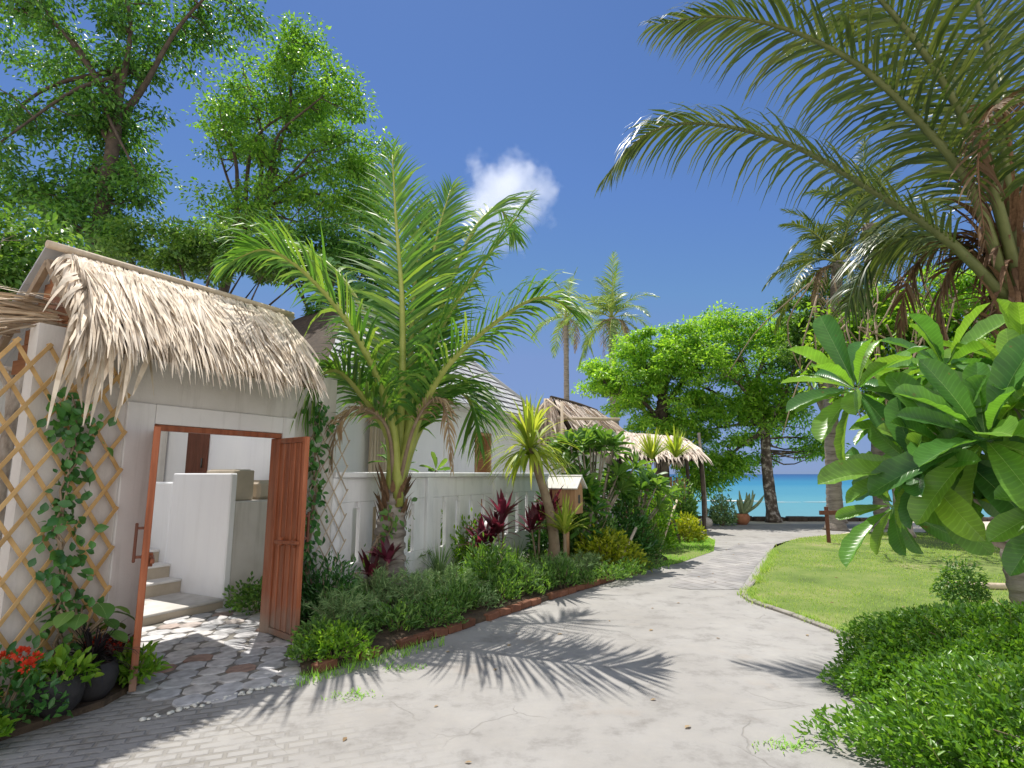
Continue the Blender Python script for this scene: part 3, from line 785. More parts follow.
# octagonal stepping stones of the entrance and the court behind the gate
mortar = [W(-.12, .95), (-2.53, 4.18), (-2.1, 4.55), (-1.71, 4.99), W(1.5, .5), W(1.5, -.3), W(1.84, -.4), W(1.84, -1.45), W(-.6, -1.45), W(-.3, .1)]
structure('entrance_paving', MB().poly(mortar, .006), M['mortar'])
r = rng(11); sm = MB()
for i in range(-6, 14):
    for j in range(-12, 10):
        for k_ in (0, 1):
            t = .33 * (i + .5 * k_) + r.normal(0, .010); o_ = .29 * j + .145 * k_ + r.normal(0, .010)
            c = W(t, o_)
            if not inside(np.array([c[0]]), np.array([c[1]]), mortar)[0]: continue
            m8 = 8; a = np.linspace(0, 2 * np.pi, m8, endpoint=False) + .39 + r.normal(0, .07, m8)
            q = .112 * r.uniform(.90, 1.05, m8) * r.uniform(.94, 1.04)
            pts = [c + D2 * math.cos(x) * y * 1.12 + N2 * math.sin(x) * y * 1.0 for x, y in zip(a, q)]
            h = .018 + r.normal(0, .002)
            top = np.array(pts); cen = top.mean(0)
            ins = cen + (top - cen) * .93
            sm.add(np.r_[top * (1, 1, 0) + (0, 0, .004), top * (1, 1, 0) + (0, 0, h - .004), ins * (1, 1, 0) + (0, 0, h)],
                   [tuple(range(16, 24))] + [(x, (x + 1) % 8, 8 + (x + 1) % 8, 8 + x) for x in range(8)] + [(8 + x, 8 + (x + 1) % 8, 16 + (x + 1) % 8, 16 + x) for x in range(8)])
structure('entrance_stones', sm, M['stepping'])

# kerb of the right lawn, brick edging of the bed, low sea wall
kb = MB(); ks = spline([(3.46, 6.0, 0), (3.30, 7.0, 0), (3.14, 8.03, 0), (3.75, 9.2, 0)], 10)
for i in range(len(ks) - 1):
    e = nrm(ks[i + 1] - ks[i]) * .006
    kb.bar(ks[i] + e + (0, 0, .0), ks[i + 1] - e + (0, 0, .0), .08, .08, bev=.012)
structure('kerb', kb, M['kerbstone'])
be = MB(); r = rng(4); q = spline([(x, y, 0) for x, y in brick_line], 60); L_ = np.r_[0, np.cumsum(np.linalg.norm(np.diff(q, axis=0), axis=1))]
s = .1
while s < L_[-1] - .25:
    a = np.array([np.interp(s, L_, q[:, k]) for k in range(3)]); b = np.array([np.interp(s + .21, L_, q[:, k]) for k in range(3)])
    if r.uniform() > .22: be.bar(a + (0, 0, .045 + r.normal(0, .006)), b + (0, 0, .045 + r.normal(0, .006)), .085, .075, bev=.008)
    s += .222
structure('brick_edging', be, M['brick'])
sw = MB(); r = rng(9); x = 5.6
while x < 30:
    l = r.uniform(.3, .8); sw.obox((x + l / 2, 20.75 + r.normal(0, .06), .02), np.eye(3), (l / 2 - .01, .16, .10 + r.uniform(0, .05)), 0, .03); x += l
structure('seawall', sw, M['bark_dark'])
fm = MB()
r = rng(21)
for (c, rx, ry, n) in ((at(736, 504, 52), 3.0, .5, 7), (at(812, 507, 50), 3.6, .2, 5)):
    for i in range(n):
        a = np.linspace(0, 2 * np.pi, 14, endpoint=False); cc = np.array((c[0] + r.normal(0, rx * .5), c[1] + r.normal(0, ry), 0))
        fm.add(np.c_[cc[0] + np.cos(a) * rx * .45 * r.uniform(.7, 1.2, 14), cc[1] + np.sin(a) * ry * r.uniform(.6, 1.2, 14), np.full(14, -.72 + i * .002)], [tuple(range(14))])
o = fm.build('sea_foam', M['petal_white']); o['kind'] = 'stuff'; o['label'] = 'streak of white foam on the turquoise sea'; o['category'] = 'foam'

# ---------------------------------------------------------------- cloud, far behind everything
def cloud_material():
    m = bpy.data.materials.new('cloud_vapour'); m.use_nodes = True; nt = m.node_tree; L = nt.links.new
    nt.nodes.remove(nt.nodes["Principled BSDF"]); out = nt.nodes["Material Output"]
    pv_ = node(nt, "ShaderNodeVolumePrincipled"); pv_.inputs['Color'].default_value = (.97, .97, .98, 1); pv_.inputs['Anisotropy'].default_value = .1
    tc = node(nt, "ShaderNodeTexCoord"); n = node(nt, "ShaderNodeTexNoise", Scale=.032, Detail=8.0, Roughness=.60); L(tc.outputs['Object'], n.inputs[0])
    ln = node(nt, "ShaderNodeVectorMath", operation='LENGTH'); mp = node(nt, "ShaderNodeMapping"); mp.inputs['Scale'].default_value = (1 / 62., 1 / 56., 1 / 60.)
    L(tc.outputs['Object'], mp.inputs[0]); L(mp.outputs[0], ln.inputs[0])
    s = node(nt, "ShaderNodeMath", operation='MULTIPLY_ADD'); L(n.outputs[0], s.inputs[0]); s.inputs[1].default_value = 1.9; s.inputs[2].default_value = -.24
    d = node(nt, "ShaderNodeMath", operation='SUBTRACT'); L(s.outputs[0], d.inputs[0]); L(ln.outputs['Value'], d.inputs[1])
    k = node(nt, "ShaderNodeMath", operation='MULTIPLY'); k.inputs[1].default_value = .075; k.use_clamp = False; L(d.outputs[0], k.inputs[0])
    c = node(nt, "ShaderNodeMath", operation='MAXIMUM'); c.inputs[1].default_value = 0; L(k.outputs[0], c.inputs[0])
    L(c.outputs[0], pv_.inputs['Density']); L(pv_.outputs[0], out.inputs['Volume'])
    return m
cc = at(502, 200, 520)
r = rng(3); mb = MB()
lat = np.linspace(-np.pi / 2, np.pi / 2, 14)
mb.lathe((0, 0, 0), [(76 * math.cos(a) + .01, 72 * math.sin(a)) for a in lat], 24)
cl = mb.build('cloud', cloud_material()); cl.location = cc.tolist(); cl['kind'] = 'stuff'
cl['label'] = 'single small white puffy cloud in the deep blue sky'; cl['category'] = 'cloud'

# ---------------------------------------------------------------- thatch: courses of dry leaf strips over a dark under-layer
def thatch(parent, ridge0, ridge1, eave0, eave1, n, length, width, seed, mats, rows=5, sag=.25, wild=.10, fringe=1.0, under=True):
    """slope between a ridge line and an eave line"""
    r = rng(seed); ridge0, ridge1, eave0, eave1 = (np.asarray(x, float) for x in (ridge0, ridge1, eave0, eave1))
    mb = MB()
    nn = nrm(np.cross(ridge1 - ridge0, eave0 - ridge0)); nn = nn if nn[2] > 0 else -nn
    def pt(s, q):                                    # s along the ridge, q down the slope
        a = ridge0 + (ridge1 - ridge0) * s[:, None]; b = eave0 + (eave1 - eave0) * s[:, None]
        return a + (b - a) * q[:, None] + nn * (.10 * np.sin(np.pi * np.clip(q, 0, 1)))[:, None]
    if under:
        S, Q = np.meshgrid(np.linspace(0, 1, 12), np.linspace(0, .96, 8)); P = pt(S.ravel(), Q.ravel())
        P = np.r_[P, P - nn * .07]; i = np.arange(7)[:, None] * 12; j = np.arange(11)[None]
        F = np.stack([i + j, i + j + 1, i + j + 13, i + j + 12], -1).reshape(-1, 4)
        rim = [k for k in range(12)] + [12 * k + 11 for k in range(1, 8)] + [84 + k for k in range(10, -1, -1)] + [12 * k for k in range(6, 0, -1)]
        E = np.array([(rim[k], rim[(k + 1) % len(rim)], rim[(k + 1) % len(rim)] + 96, rim[k] + 96) for k in range(len(rim))])
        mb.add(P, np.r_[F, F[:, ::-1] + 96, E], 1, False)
    for row in range(rows):
        q0 = row / rows * .86; m = n // rows
        s = r.uniform(-.01, 1.01, m); q = np.clip(q0 + r.uniform(-.05, .13, m), 0, .95)
        p = pt(s, q) + nn * (.028 + .012 * r.uniform(0, 1, m) + .006 * (rows - row))[:, None]
        al = nrm(ridge1 - ridge0)
        down = nrm((eave0 - ridge0) * (1 - s)[:, None] + (eave1 - ridge1) * s[:, None])
        d = nrm(down + al * r.normal(0, wild, m)[:, None] + al * .10 * np.sin(s * 23 + row)[:, None] + nn * r.normal(.05, .06, m)[:, None])
        wd = al + nn * r.normal(0, .35, m)[:, None]
        last = fringe if row == rows - 1 else 1.0
        blades(mb, p, d, wd, length * r.uniform(.65, 1.2, m) * last, width * r.uniform(.6, 1.3, m), sag * r.uniform(.2, 1.6, m) * (1 + .7 * (row == rows - 1)), 5, 0, (.7, 1, .95, .7, .12))
    return mb.build('thatch', mats, parent)

# ---------------------------------------------------------------- the gatehouse: wall, surround, two leaves, thatched roof
gate = thing('gatehouse', 'grey plastered gate wall with open red-brown double door under a thatched roof', 'gatehouse', W(.6, 0))
mb = MB()
mb.wbox(-.95, -.27, -.14, 0, -.02, 2.8); mb.wbox(1.52, 2.15, -.14, 0, -.02, 2.8); mb.wbox(-.27, 1.52, -.14, 0, 2.27, 2.8)
wall = mb.build('wall', M['plaster'], gate)
mb = MB()
mb.wbox(-.27, -.03, -.12, .035, -.02, 2.268, bev=.008); mb.wbox(1.355, 1.518, -.12, .035, -.02, 2.268, bev=.008); mb.wbox(-.027, 1.352, -.12, .033, 2.09, 2.266, bev=.006)
mb.build('door_surround', M['plaster_pale'], gate)
mb = MB()
mb.wbox(-.027, 1.352, -.06, .02, 2.035, 2.087, bev=.004); mb.wbox(-.027, .018, -.06, .018, 0, 2.033, bev=.004); mb.wbox(1.313, 1.352, -.10, .018, 0, 2.033, bev=.004)
mb.build('door_frame', M['door_wood'], gate)
def door_leaf(hinge, ang, inner_side):
    d = np.array((math.sin(ang), math.cos(ang), 0)); q = np.array((d[1], -d[0], 0)); h = np.asarray(hinge, float); w = .60
    ax = np.array((d, q, ZA)); B = lambda s0, s1, z0, z1, th, off=0, bev=.004, m_=None: m_.obox(h + d * (s0 + s1) / 2 + ZA * (z0 + z1) / 2 + q * off, ax, ((s1 - s0) / 2, th / 2, (z1 - z0) / 2), 0, bev)
    mb = MB()
    B(.0, .055, .03, 2.03, .05, m_=mb); B(w - .055, w, .03, 2.03, .05, m_=mb)
    B(.057, w - .057, .03, .09, .046, m_=mb); B(.057, w - .057, 1.975, 2.03, .046, m_=mb)
    leaf = mb.build('door_leaf', M['door_wood'], gate)
    pb = MB(); x = .06; k = 0
    while x < w - .065:
        ww = (.075, .032)[k % 2]; B(x, min(x + ww, w - .058), .092, 1.973, (.018, .036)[k % 2], m_=pb, bev=.005); x += ww + .002; k += 1
    pb.build('board_panel', M['door_wood'], leaf)
    hb = MB(); so = -inner_side
    hp = h + d * (w - .035)
    hb.bar(hp + q * so * .075 + ZA * .97, hp + q * so * .075 + ZA * 1.27, .032, .022, up=q, bev=.005)
    for z in (1.01, 1.23): hb.bar(hp + q * so * .02 + ZA * z, hp + q * so * .066 + ZA * z, .02, .02)
    hb.build('handle', M['dark_wood'], leaf)
    lb = MB(); lb.bar(h + d * .14 + q * inner_side * .05 + ZA * .955, h + d * (w + .015) + q * inner_side * .05 + ZA * .975, .03, .035, bev=.006)
    for s_ in (.25, .5): lb.obox(h + d * s_ + q * inner_side * .038 + ZA * .965, ax, (.02, .016, .04), 0, .004)
    lb.build('latch', M['door_wood'], leaf)
    return leaf
door_leaf(W(1.325, .02), math.atan2(.749, -.662), 1)
door_leaf(W(.014, .0), math.atan2(.53, -.85) , -1)
# roof
RZ = 3.47
r0, r1 = W(-.64, -.36, RZ), W(1.50, -.36, RZ + .03)
e0, e1 = W(-.78, .42, 2.68), W(1.28, .46, 2.62)
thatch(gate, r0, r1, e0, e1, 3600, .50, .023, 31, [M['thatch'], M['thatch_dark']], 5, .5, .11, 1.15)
mb = MB(); mb.tube(spline([W(-.84, -.34, RZ + .075), W(.5, -.34, RZ + .09), W(1.7, -.34, RZ + .10)], 8), .035, 8); mb.build('ridge_pole', M['pale_wood'], gate)
mb = MB()
for row in range(6):                                 # tiled slope behind the ridge
    for k in range(13):
        t = -.82 + k * .2; o_ = -.42 - row * .17; z = RZ + .05 - row * .15
        mb.obox(W(t + .1, o_ - .06, z - .035), np.array((D2, nrm(-N2 - ZA * .85), nrm(np.cross(D2, -N2 - ZA * .85)))), (.098, .13, .008))
mb.build('tile_slope', M['tile'], gate)
mb = MB()
g_t = -.72
for i in range(7):                                   # board gable under the ridge on the near side
    z0 = 2.5 + i * .125; f0 = (RZ - .08 - z0) / 1.1
    mb.wbox(g_t - .02, g_t, -.36 - .70 * f0, -.36 + .62 * f0, z0, z0 + .121)
mb.build('gable_board', M['brown_board'], gate)
mb = MB()
for (a, b) in ((W(-.80, .40, 2.62), W(-.80, -.36, RZ - .07)), (W(-.80, -1.15, 2.62), W(-.80, -.36, RZ - .07))): mb.bar(a, b, .045, .06)
for t in (-.5, .2, .9, 1.55): mb.bar(W(t, .36, 2.68), W(t, -.36, RZ - .09), .05, .06)
mb.bar(W(-.85, .33, 2.64), W(1.6, .36, 2.60), .05, .05)
mb.build('rafter', M['stem_brown'], gate)
# dry leaf bundles spilling off the near gable
r = rng(8); mb = MB()
m = 110; p = W(-.82, -.42, 2.92) + D2 * r.uniform(-.05, .12, m)[:, None] + N2 * r.uniform(-.55, .42, m)[:, None] + ZA * r.uniform(-.1, .12, m)[:, None]
blades(mb, p, -D2 * r.uniform(.6, 1.1, m)[:, None] - N2 * r.uniform(-.1, .45, m)[:, None] + ZA * r.uniform(-.25, .2, m)[:, None], N2 + ZA * r.normal(0, .4, m)[:, None], r.uniform(.5, .95, m), r.uniform(.03, .05, m), r.uniform(.3, 1.1, m), 6, 0, (.7, 1, .95, .7, .12))
m = 26; p = W(-.8, .38, 2.80) + D2 * r.uniform(-.1, .5, m)[:, None] + N2 * r.uniform(-.1, .05, m)[:, None] + ZA * r.uniform(-.15, .1, m)[:, None]
blades(mb, p, -ZA + D2 * r.normal(-.15, .2, m)[:, None] + N2 * r.normal(.1, .1, m)[:, None], D2 + N2 * r.normal(0, .4, m)[:, None], r.uniform(.35, .75, m), r.uniform(.03, .05, m), .3, 6, 0, (.8, 1, .95, .7, .12))
m = 170; q = r.uniform(0, 1, m); p = r0 + (e0 - r0) * q[:, None] + D2 * r.uniform(-.06, .10, m)[:, None] + ZA * (.05 + .07 * np.sin(np.pi * q))[:, None]
blades(mb, p, nrm(e0 - r0) * r.uniform(.5, 1, m)[:, None] - D2 * r.uniform(.05, .45, m)[:, None] + ZA * r.normal(0, .12, m)[:, None], D2 + N2 * r.normal(0, .5, m)[:, None], r.uniform(.25, .55, m), r.uniform(.02, .035, m), r.uniform(.5, 1.6, m), 6, 0, (.7, 1, .95, .7, .12))
mb.build('leaf_fringe', M['thatch'], gate)

# ---------------------------------------------------------------- court behind the gate
st = thing('staircase', 'white plastered stairs with beige risers seen through the open door', 'stairs', W(1.1, -1.45))
for i in range(6):
    o1 = (-1.45, -2.33, -2.60, -2.87, -3.14, -3.41)[i]
    z1 = .12 + .17 * i
    tb = MB(); tb.wbox(.2, 1.86, -4.1, o1, z1 - .17 if i else -.01, z1 - .03, 0); tread = tb.build('riser', M['beige_stone'], st)
    tb = MB(); tb.wbox(.2, 1.86, -4.1, o1 + .02, z1 - .03 + .0005, z1 + .0, 0, .006); tb.build('tread', M['plaster_pale'], st)
bw = thing('stair_wall', 'tall white masonry wall block beside the stairs behind the gate', 'wall', W(2.4, -2))
mb = MB(); mb.wbox(1.865, 1.96, -2.72, -1.48, -.01, 1.66, bev=.015); mb.build('block', M['white_wall'], bw)
mb = MB(); mb.wbox(1.865, 1.96, -3.25, -2.722, -.01, 1.54, bev=.02); mb.build('step_block', M['white_wall'], bw)
lw = MB(); lw.wbox(1.963, 2.85, -2.7, -1.5, -.01, 1.30, bev=.02)
o = lw.build('terrace_wall', M['plaster']); o['label'] = 'lower grey plastered terrace wall right of the white block'; o['category'] = 'wall'
for i, (t0, t1, o0, o1, z1, lab) in enumerate(((2.0, 2.32, -2.2, -1.62, 1.70, 'taller beige box planter on the terrace wall beside the white block'), (2.42, 2.8, -2.2, -1.65, 1.55, 'lower rounded taupe box planter on the terrace wall near the door leaf'))):
    o = thing('planter_box', lab, 'planter', W((t0 + t1) / 2, (o0 + o1) / 2, 1.301))
    mb = MB(); mb.wbox(t0, t1, o0, o1, 1.302, z1, bev=.04 if i else .012); mb.build('box', M['beige_stone'], o)
    mb = MB(); mb.wbox(t0 + .04, t1 - .04, o0 + .04, o1 - .04, z1 - .002, z1 + .012); mb.build('lid', M['cream_wall'] if not i else M['beige_stone'], o)
ib = thing('outbuilding', 'plain grey plastered outbuilding at the back of the gate court', 'building', W(.4, -4.8))
mb = MB(); mb.wbox(-2.0, 2.86, -5.0, -4.6, -.01, 3.1); mb.build('wall', M['plaster'], ib)
mb = MB(); mb.wbox(-2.3, 2.88, -5.3, -4.3, 3.1, 3.2); mb.build('roof', M['plaster_pale'], ib)
# neighbour at the far left, in the shade behind the trellis
nb = thing('shaded_pavilion', 'shaded white porch with brown wooden shutters behind the bamboo trellis at the left edge', 'building', W(-2.6, -1.6))
mb = MB(); mb.wbox(-4.6, -1.0, -1.9, -1.7, -.01, 1.25); mb.wbox(-4.6, -1.0, -3.4, -3.2, 1.0, 3.0); mb.build('wall', M['white_wall'], nb)
mb = MB(); mb.wbox(-4.7, -.95, -1.95, -1.62, 1.252, 1.32, bev=.01); mb.build('coping', M['plaster_pale'], nb)
mb = MB()
for k in range(16): mb.wbox(-3.9 + k * .16, -3.9 + k * .16 + .152, -3.198, -3.15, 1.3, 2.6)
mb.build('shutter', M['dark_wood'], nb)
mb = MB(); mb.wbox(-4.8, -.97, -3.6, -1.2, 2.75, 2.85); mb.build('roof', M['brown_board'], nb)

# ---------------------------------------------------------------- bamboo trellises
def trellis(name, label, t0, t1, z0, z1, o, sx, sz, w, seed, skew=0.0, mat='bamboo'):
    r = rng(seed); ob = thing(name, label, 'trellis', W((t0 + t1) / 2, o, z0)); nx = int(round((t1 - t0) / sx)); nz = int(round((z1 - z0) / sz))
    for sd, nm_ in ((1, 'slat_layer'), (-1, 'slat_layer')):
        mb = MB()
        for c in range(-nz, nx + nz + 1):
            # diagonal through lattice nodes i - sd*j = c
            js = [j for j in range(nz + 1) if 0 <= c + sd * j <= nx]
            if len(js) < 2: continue
            a, b = js[0], js[-1]
            # ragged ends: the lattice was cut open at its side and top
            A = W(t0 + sx * (c + sd * a) + skew * a, o + .008 * sd, z0 + sz * a) + r.normal(0, .005, 3); B = W(t0 + sx * (c + sd * b) + skew * b, o + .008 * sd, z0 + sz * b) + r.normal(0, .005, 3)
            e = nrm(B - A) * .02
            mb.bar(A - e, B + e, w, .010, up=N2, bev=.002)
        mb.build(nm_, M[mat], ob)
    return ob
trellis('bamboo_trellis', 'honey coloured diamond trellis leaning on the grey wall left of the door', -1.50, -.30, .12, 2.62, .07, .20, .3125, .030, 1)
trellis('bamboo_trellis', 'narrow pale diamond trellis on the wall right of the red-brown door', 1.72, 2.32, .25, 2.35, .07, .20, .30, .014, 2, mat='pale_wood')

def vine(name, label, pts, n, leaf, mat, seed, spread=.1, droop=.8, cat='climber', asp=.7):
    r = rng(seed); P = spline(pts, 40); o = thing(name, label, cat, P[0]); ms = MB()
    for k in range(3): ms.tube(P[::2] + r.normal(0, .02, (20, 3)), np.linspace(.012, .005, 20), 5)
    ms.build('stem', M['stem_brown'], o)
    i = (r.uniform(0, 1, n) * 39).astype(int); p = P[i] + r.normal(0, 1, (n, 3)) * spread * np.array((1, 1, .6)); 
    p -= N2 * np.minimum(0, ((p - P[i]) @ N2) + .02)[:, None]
    d = nrm(r.normal(0, .7, (n, 3)) - ZA * droop + N2 * .4); nn = nrm(N2 + ZA * .7 + r.normal(0, .35, (n, 3)))
    mb = MB(); tv, tf = t_broad(asp, .2, .12, 5, False, .2); mb.inst(tv, [(tf[0][0], None)], frames(d, nn, leaf * r.uniform(.5, 1.2, n)), p)
    mb.build('foliage', mat, o); return o
vine('climbing_vine', 'dark green climber growing up the honey coloured trellis', [W(-.62, .14, .3), W(-.66, .13, .9), W(-.72, .13, 1.4), W(-.68, .13, 1.9), W(-.78, .12, 2.25)], 300, .085, M['leaf_deep'], 12, .085)
vine('climbing_vine', 'slender dark climber up the wall right of the door', [W(1.80, .12, .2), W(1.72, .1, .8), W(1.78, .1, 1.4), W(1.74, .1, 2.1), W(1.80, .1, 2.5)], 300, .085, M['leaf_deep'], 13, .07)

# ---------------------------------------------------------------- white garden fence
fn = thing('garden_fence', 'white painted garden fence of wide boards with slots behind the young palm', 'fence', W(2.2, -.05))
posts = [2.22, 4.12, 6.15, 8.3]
for t in posts:
    mb = MB(); mb.wbox(t - .075, t + .075, -.13, .03, 0, 1.60, bev=.008); mb.build('post', M['white_paint'], fn)
mb = MB(); mb.wbox(2.16, 8.38, -.15, .05, 1.602, 1.675, bev=.012); mb.build('top_rail', M['white_paint'], fn)
for a, b in zip(posts[:-1], posts[1:]):
    a += .077; b -= .077; mb = MB()
    mb.wbox(a, b, -.085, -.02, 1.30, 1.60, bev=.004); mb.wbox(a, b, -.085, -.02, .08, .55, bev=.004)
    n = 4; wd = (b - a - n * .13) / (n + 1); x = a
    for k in range(n + 1):
        mb.wbox(x, x + wd, -.083, -.022, .552, 1.298, bev=.004); x += wd + .13
    x = a + wd                                     # stepped heads of the slots
    for k in range(n):
        mb.wbox(x + .001, x + .035, -.078, -.028, 1.22, 1.299); mb.wbox(x + .095, x + .129, -.078, -.028, 1.22, 1.299); x += wd + .13
    mb.build('panel', M['white_paint'], fn)

# ---------------------------------------------------------------- villa behind the fence: pale walls, window, hipped tile roof
vl = thing('villa', 'white villa with a hipped grey tile roof behind the garden fence', 'house', W(6.5, -4))
VO = -1.7; EZ = 3.02
mb = MB(); mb.wbox(2.9, 8.15, VO - 5, VO, -.01, EZ); mb.wbox(8.9, 10.5, VO - 5, VO, -.01, EZ); mb.wbox(8.15, 8.9, VO - 5, VO - .01, 2.62, EZ); mb.wbox(8.15, 8.9, VO - 5, VO - .01, -.01, .9); mb.build('wall', M['white_wall'], vl)
mb = MB(); mb.wbox(8.17, 8.24, VO - .06, VO + .02, .92, 2.6); mb.wbox(8.81, 8.88, VO - .06, VO + .02, .92, 2.6); mb.wbox(8.242, 8.808, VO - .06, VO + .02, 2.53, 2.6); mb.wbox(8.242, 8.808, VO - .06, VO + .02, .92, .99)
wf = mb.build('window', M['warm_wood'], vl)
mb = MB(); mb.wbox(8.242, 8.808, VO - .08, VO - .062, .992, 2.528)
mb.build('pane', M['brown_board'], wf)
mb = MB(); mb.wbox(5.5, 5.62, VO + .002, VO + .05, 0, EZ); mb.wbox(6.9, 7.02, VO + .002, VO + .05, 0, EZ); mb.build('wall_batten', M['white_paint'], vl)
dm = MB(); dm.wbox(2.85, 2.898, -4.02, -3.50, .85, 2.75, bev=.006); do = dm.build('door', M['dark_wood'], vl)
dm = MB(); dm.tube([W(2.835, -3.58, 1.75), W(2.835, -3.58, 1.9)], .012, 6); dm.build('handle', M['metal_dark'], do)
mb = MB()
for k in range(9): mb.tube([W(4.55 + k * .075, VO + .14, .02), W(4.55 + k * .075, VO + .14, EZ - .1)], .036, 7)
mb.build('bamboo_screen', M['pale_wood'], vl)
mb = MB(); mb.wbox(2.5, 10.6, VO - .4, VO + .62, EZ + .001, EZ + .05); mb.build('soffit', M['plaster_pale'], vl)
# roof: courses of tiles on the road slope and the sea-side hip, plain slopes elsewhere
e_o = VO + .62; rh = 2.7; half = 3.0
A, B_ = 2.9, 10.75
mb = MB(); apexA, apexB = W(A + half * 1.2, e_o - half, EZ + rh), W(B_ - half * .62, e_o - half, EZ + rh)
cA, cB, cC, cD = W(A, e_o, EZ + .02), W(B_, e_o, EZ + .02), W(B_, e_o - 2 * half, EZ + .02), W(A, e_o - 2 * half, EZ + .02)
mb.add(np.array([cA, cB, cC, cD, apexA, apexB]), [(0, 1, 5, 4), (1, 2, 5), (2, 3, 4, 5), (3, 0, 4)], 0)
rf = mb.build('roof', M['thatch_dark'], vl)
tl = MB(); rows = 17; r = rng(77)
for (P00, P01, Q0, Q1) in ((cA, cB, apexA, apexB), (cB, cC, apexB, apexB)):
    for k in range(rows):
        f0, f1 = k / rows, (k + 1.12) / rows; f1 = min(f1, 1)
        a0, b0 = P00 + (Q0 - P00) * f0, P01 + (Q1 - P01) * f0; a1, b1 = P00 + (Q0 - P00) * f1, P01 + (Q1 - P01) * f1
        nn = nrm(np.cross(b0 - a0, a1 - a0)); nn = nn if nn[2] > 0 else -nn
        n = max(1, int(np.linalg.norm(b0 - a0) / .42)); offs = (k % 2) * .5
        for i in range(-1, n + 1):
            s0, s1 = max(0, (i + offs) / n), min(1, (i + 1 + offs) / n - .006)
            if s1 - s0 < .01: continue
            lift0, lift1 = nn * (.052 + r.normal(0, .003)), nn * .018
            q = np.array([a0 + (b0 - a0) * s0 + lift0, a0 + (b0 - a0) * s1 + lift0, a1 + (b1 - a1) * s1 + lift1, a1 + (b1 - a1) * s0 + lift1])
            tl.add(np.r_[q, q - nn * .014], [(0, 1, 2, 3), (7, 6, 5, 4), (0, 4, 5, 1), (1, 5, 6, 2), (2, 6, 7, 3), (3, 7, 4, 0)], 0)
tl.build('tiles', M['tile'], rf)
mb = MB()
for a, b in ((cB, apexB), (apexA, apexB), (cC, apexB)): mb.tube([a + ZA * .05, b + ZA * .07], .06, 7)
mb.build('hip_cap', M['tile'], rf)

# ---------------------------------------------------------------- thatched hut with a bamboo frame, and the low shaggy hut by the beach
h2 = thing('thatched_hut', 'long thatched hut with a rounded roof and bamboo end frame beside the villa', 'hut', W(12.6, -1))
rz = 3.62; ro = -1.05
r0, r1 = W(11.0, ro, rz + .02), W(14.6, ro, rz + .02)
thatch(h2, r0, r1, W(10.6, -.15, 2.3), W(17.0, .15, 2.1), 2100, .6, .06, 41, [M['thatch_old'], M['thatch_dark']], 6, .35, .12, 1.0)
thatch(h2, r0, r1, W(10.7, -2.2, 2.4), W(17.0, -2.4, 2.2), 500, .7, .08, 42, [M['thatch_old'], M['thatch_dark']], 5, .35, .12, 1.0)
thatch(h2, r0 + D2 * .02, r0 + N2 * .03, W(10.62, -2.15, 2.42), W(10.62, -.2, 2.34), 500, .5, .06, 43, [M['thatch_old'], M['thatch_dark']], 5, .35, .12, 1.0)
mb = MB(); mb.wbox(11.3, 15.3, -2.0, -.35, -.01, 2.5); mb.build('wall', M['white_wall'], h2)
mb = MB(); mb.wbox(13.4, 14.5, -.348, -.32, 1.2, 2.1); mb.build('window', M['metal_dark'], h2)
mb = MB()
for (a, b, q) in ((W(10.55, -.55, 0), W(10.55, -.55, 3.5), .04), (W(10.6, -1.05, 2.4), W(10.6, -1.05, 3.62), .035), (W(10.55, -.7, 3.08), W(11.6, .65, 3.08), .04), (W(10.55, -.55, 2.2), W(11.0, .1, 3.0), .03), (W(10.6, -1.8, 2.5), W(10.6, -1.0, 3.6), .03), (W(10.6, .2, 2.6), W(10.6, -1.0, 3.6), .03)): mb.tube([a, b], q, 7)
mb.build('bamboo_frame', M['pale_wood'], h2)
mb = MB(); mb.tube(spline([r0 + ZA * .06, (r0 + r1) / 2 + ZA * .09, r1 + ZA * .05], 6), .05, 7); mb.build('ridge_pole', M['bark_dark'], h2)
h3 = thing('beach_hut', 'low shaggy thatched hut on dark posts at the beach end of the path', 'hut', at(672, 520, 17.8) * (1, 1, 0))
c3 = at(660, 447, 17.9)
for k, (dx, sd) in enumerate(((0, -1), (0, 1))):
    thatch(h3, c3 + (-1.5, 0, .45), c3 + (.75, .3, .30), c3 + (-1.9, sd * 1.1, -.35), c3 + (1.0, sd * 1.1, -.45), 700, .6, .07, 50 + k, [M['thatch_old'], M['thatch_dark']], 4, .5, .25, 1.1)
for (dx, dy) in ((-1.4, -.8), (1.0, -.75), (-1.4, .8), (1.05, .8), (-.2, -.85)):
    mb = MB(); b = np.array((c3[0] + dx, c3[1] + dy, -.01)); mb.tube(spline([b, b + (.03, 0, 1.2), b + (0, 0, c3[2] - .25)], 5), .06, 7); mb.build('post', M['bark_dark'], h3)
mb = MB()
for k in range(22): mb.tube([np.array((c3[0] - 1.3 + k * .105, c3[1] + .7, 0)), np.array((c3[0] - 1.3 + k * .105, c3[1] + .7, 1.5 + .1 * math.sin(k * 3)))], .045, 6)
mb.build('stick_screen', M['warm_wood'], h3)
for k in range(1):
    mb = MB(); b = at(706, 527, 18.9) * (1, 1, 0); mb.tube(spline([b, b + (.0, 0, 1.3), b + (-.08, 0, 3.0)], 6), np.linspace(.07, .05, 6), 7)
    o = mb.build('bamboo_pole', M['bark']); o['label'] = 'upright weathered pole at the path end by the beach hut'; o['category'] = 'pole'
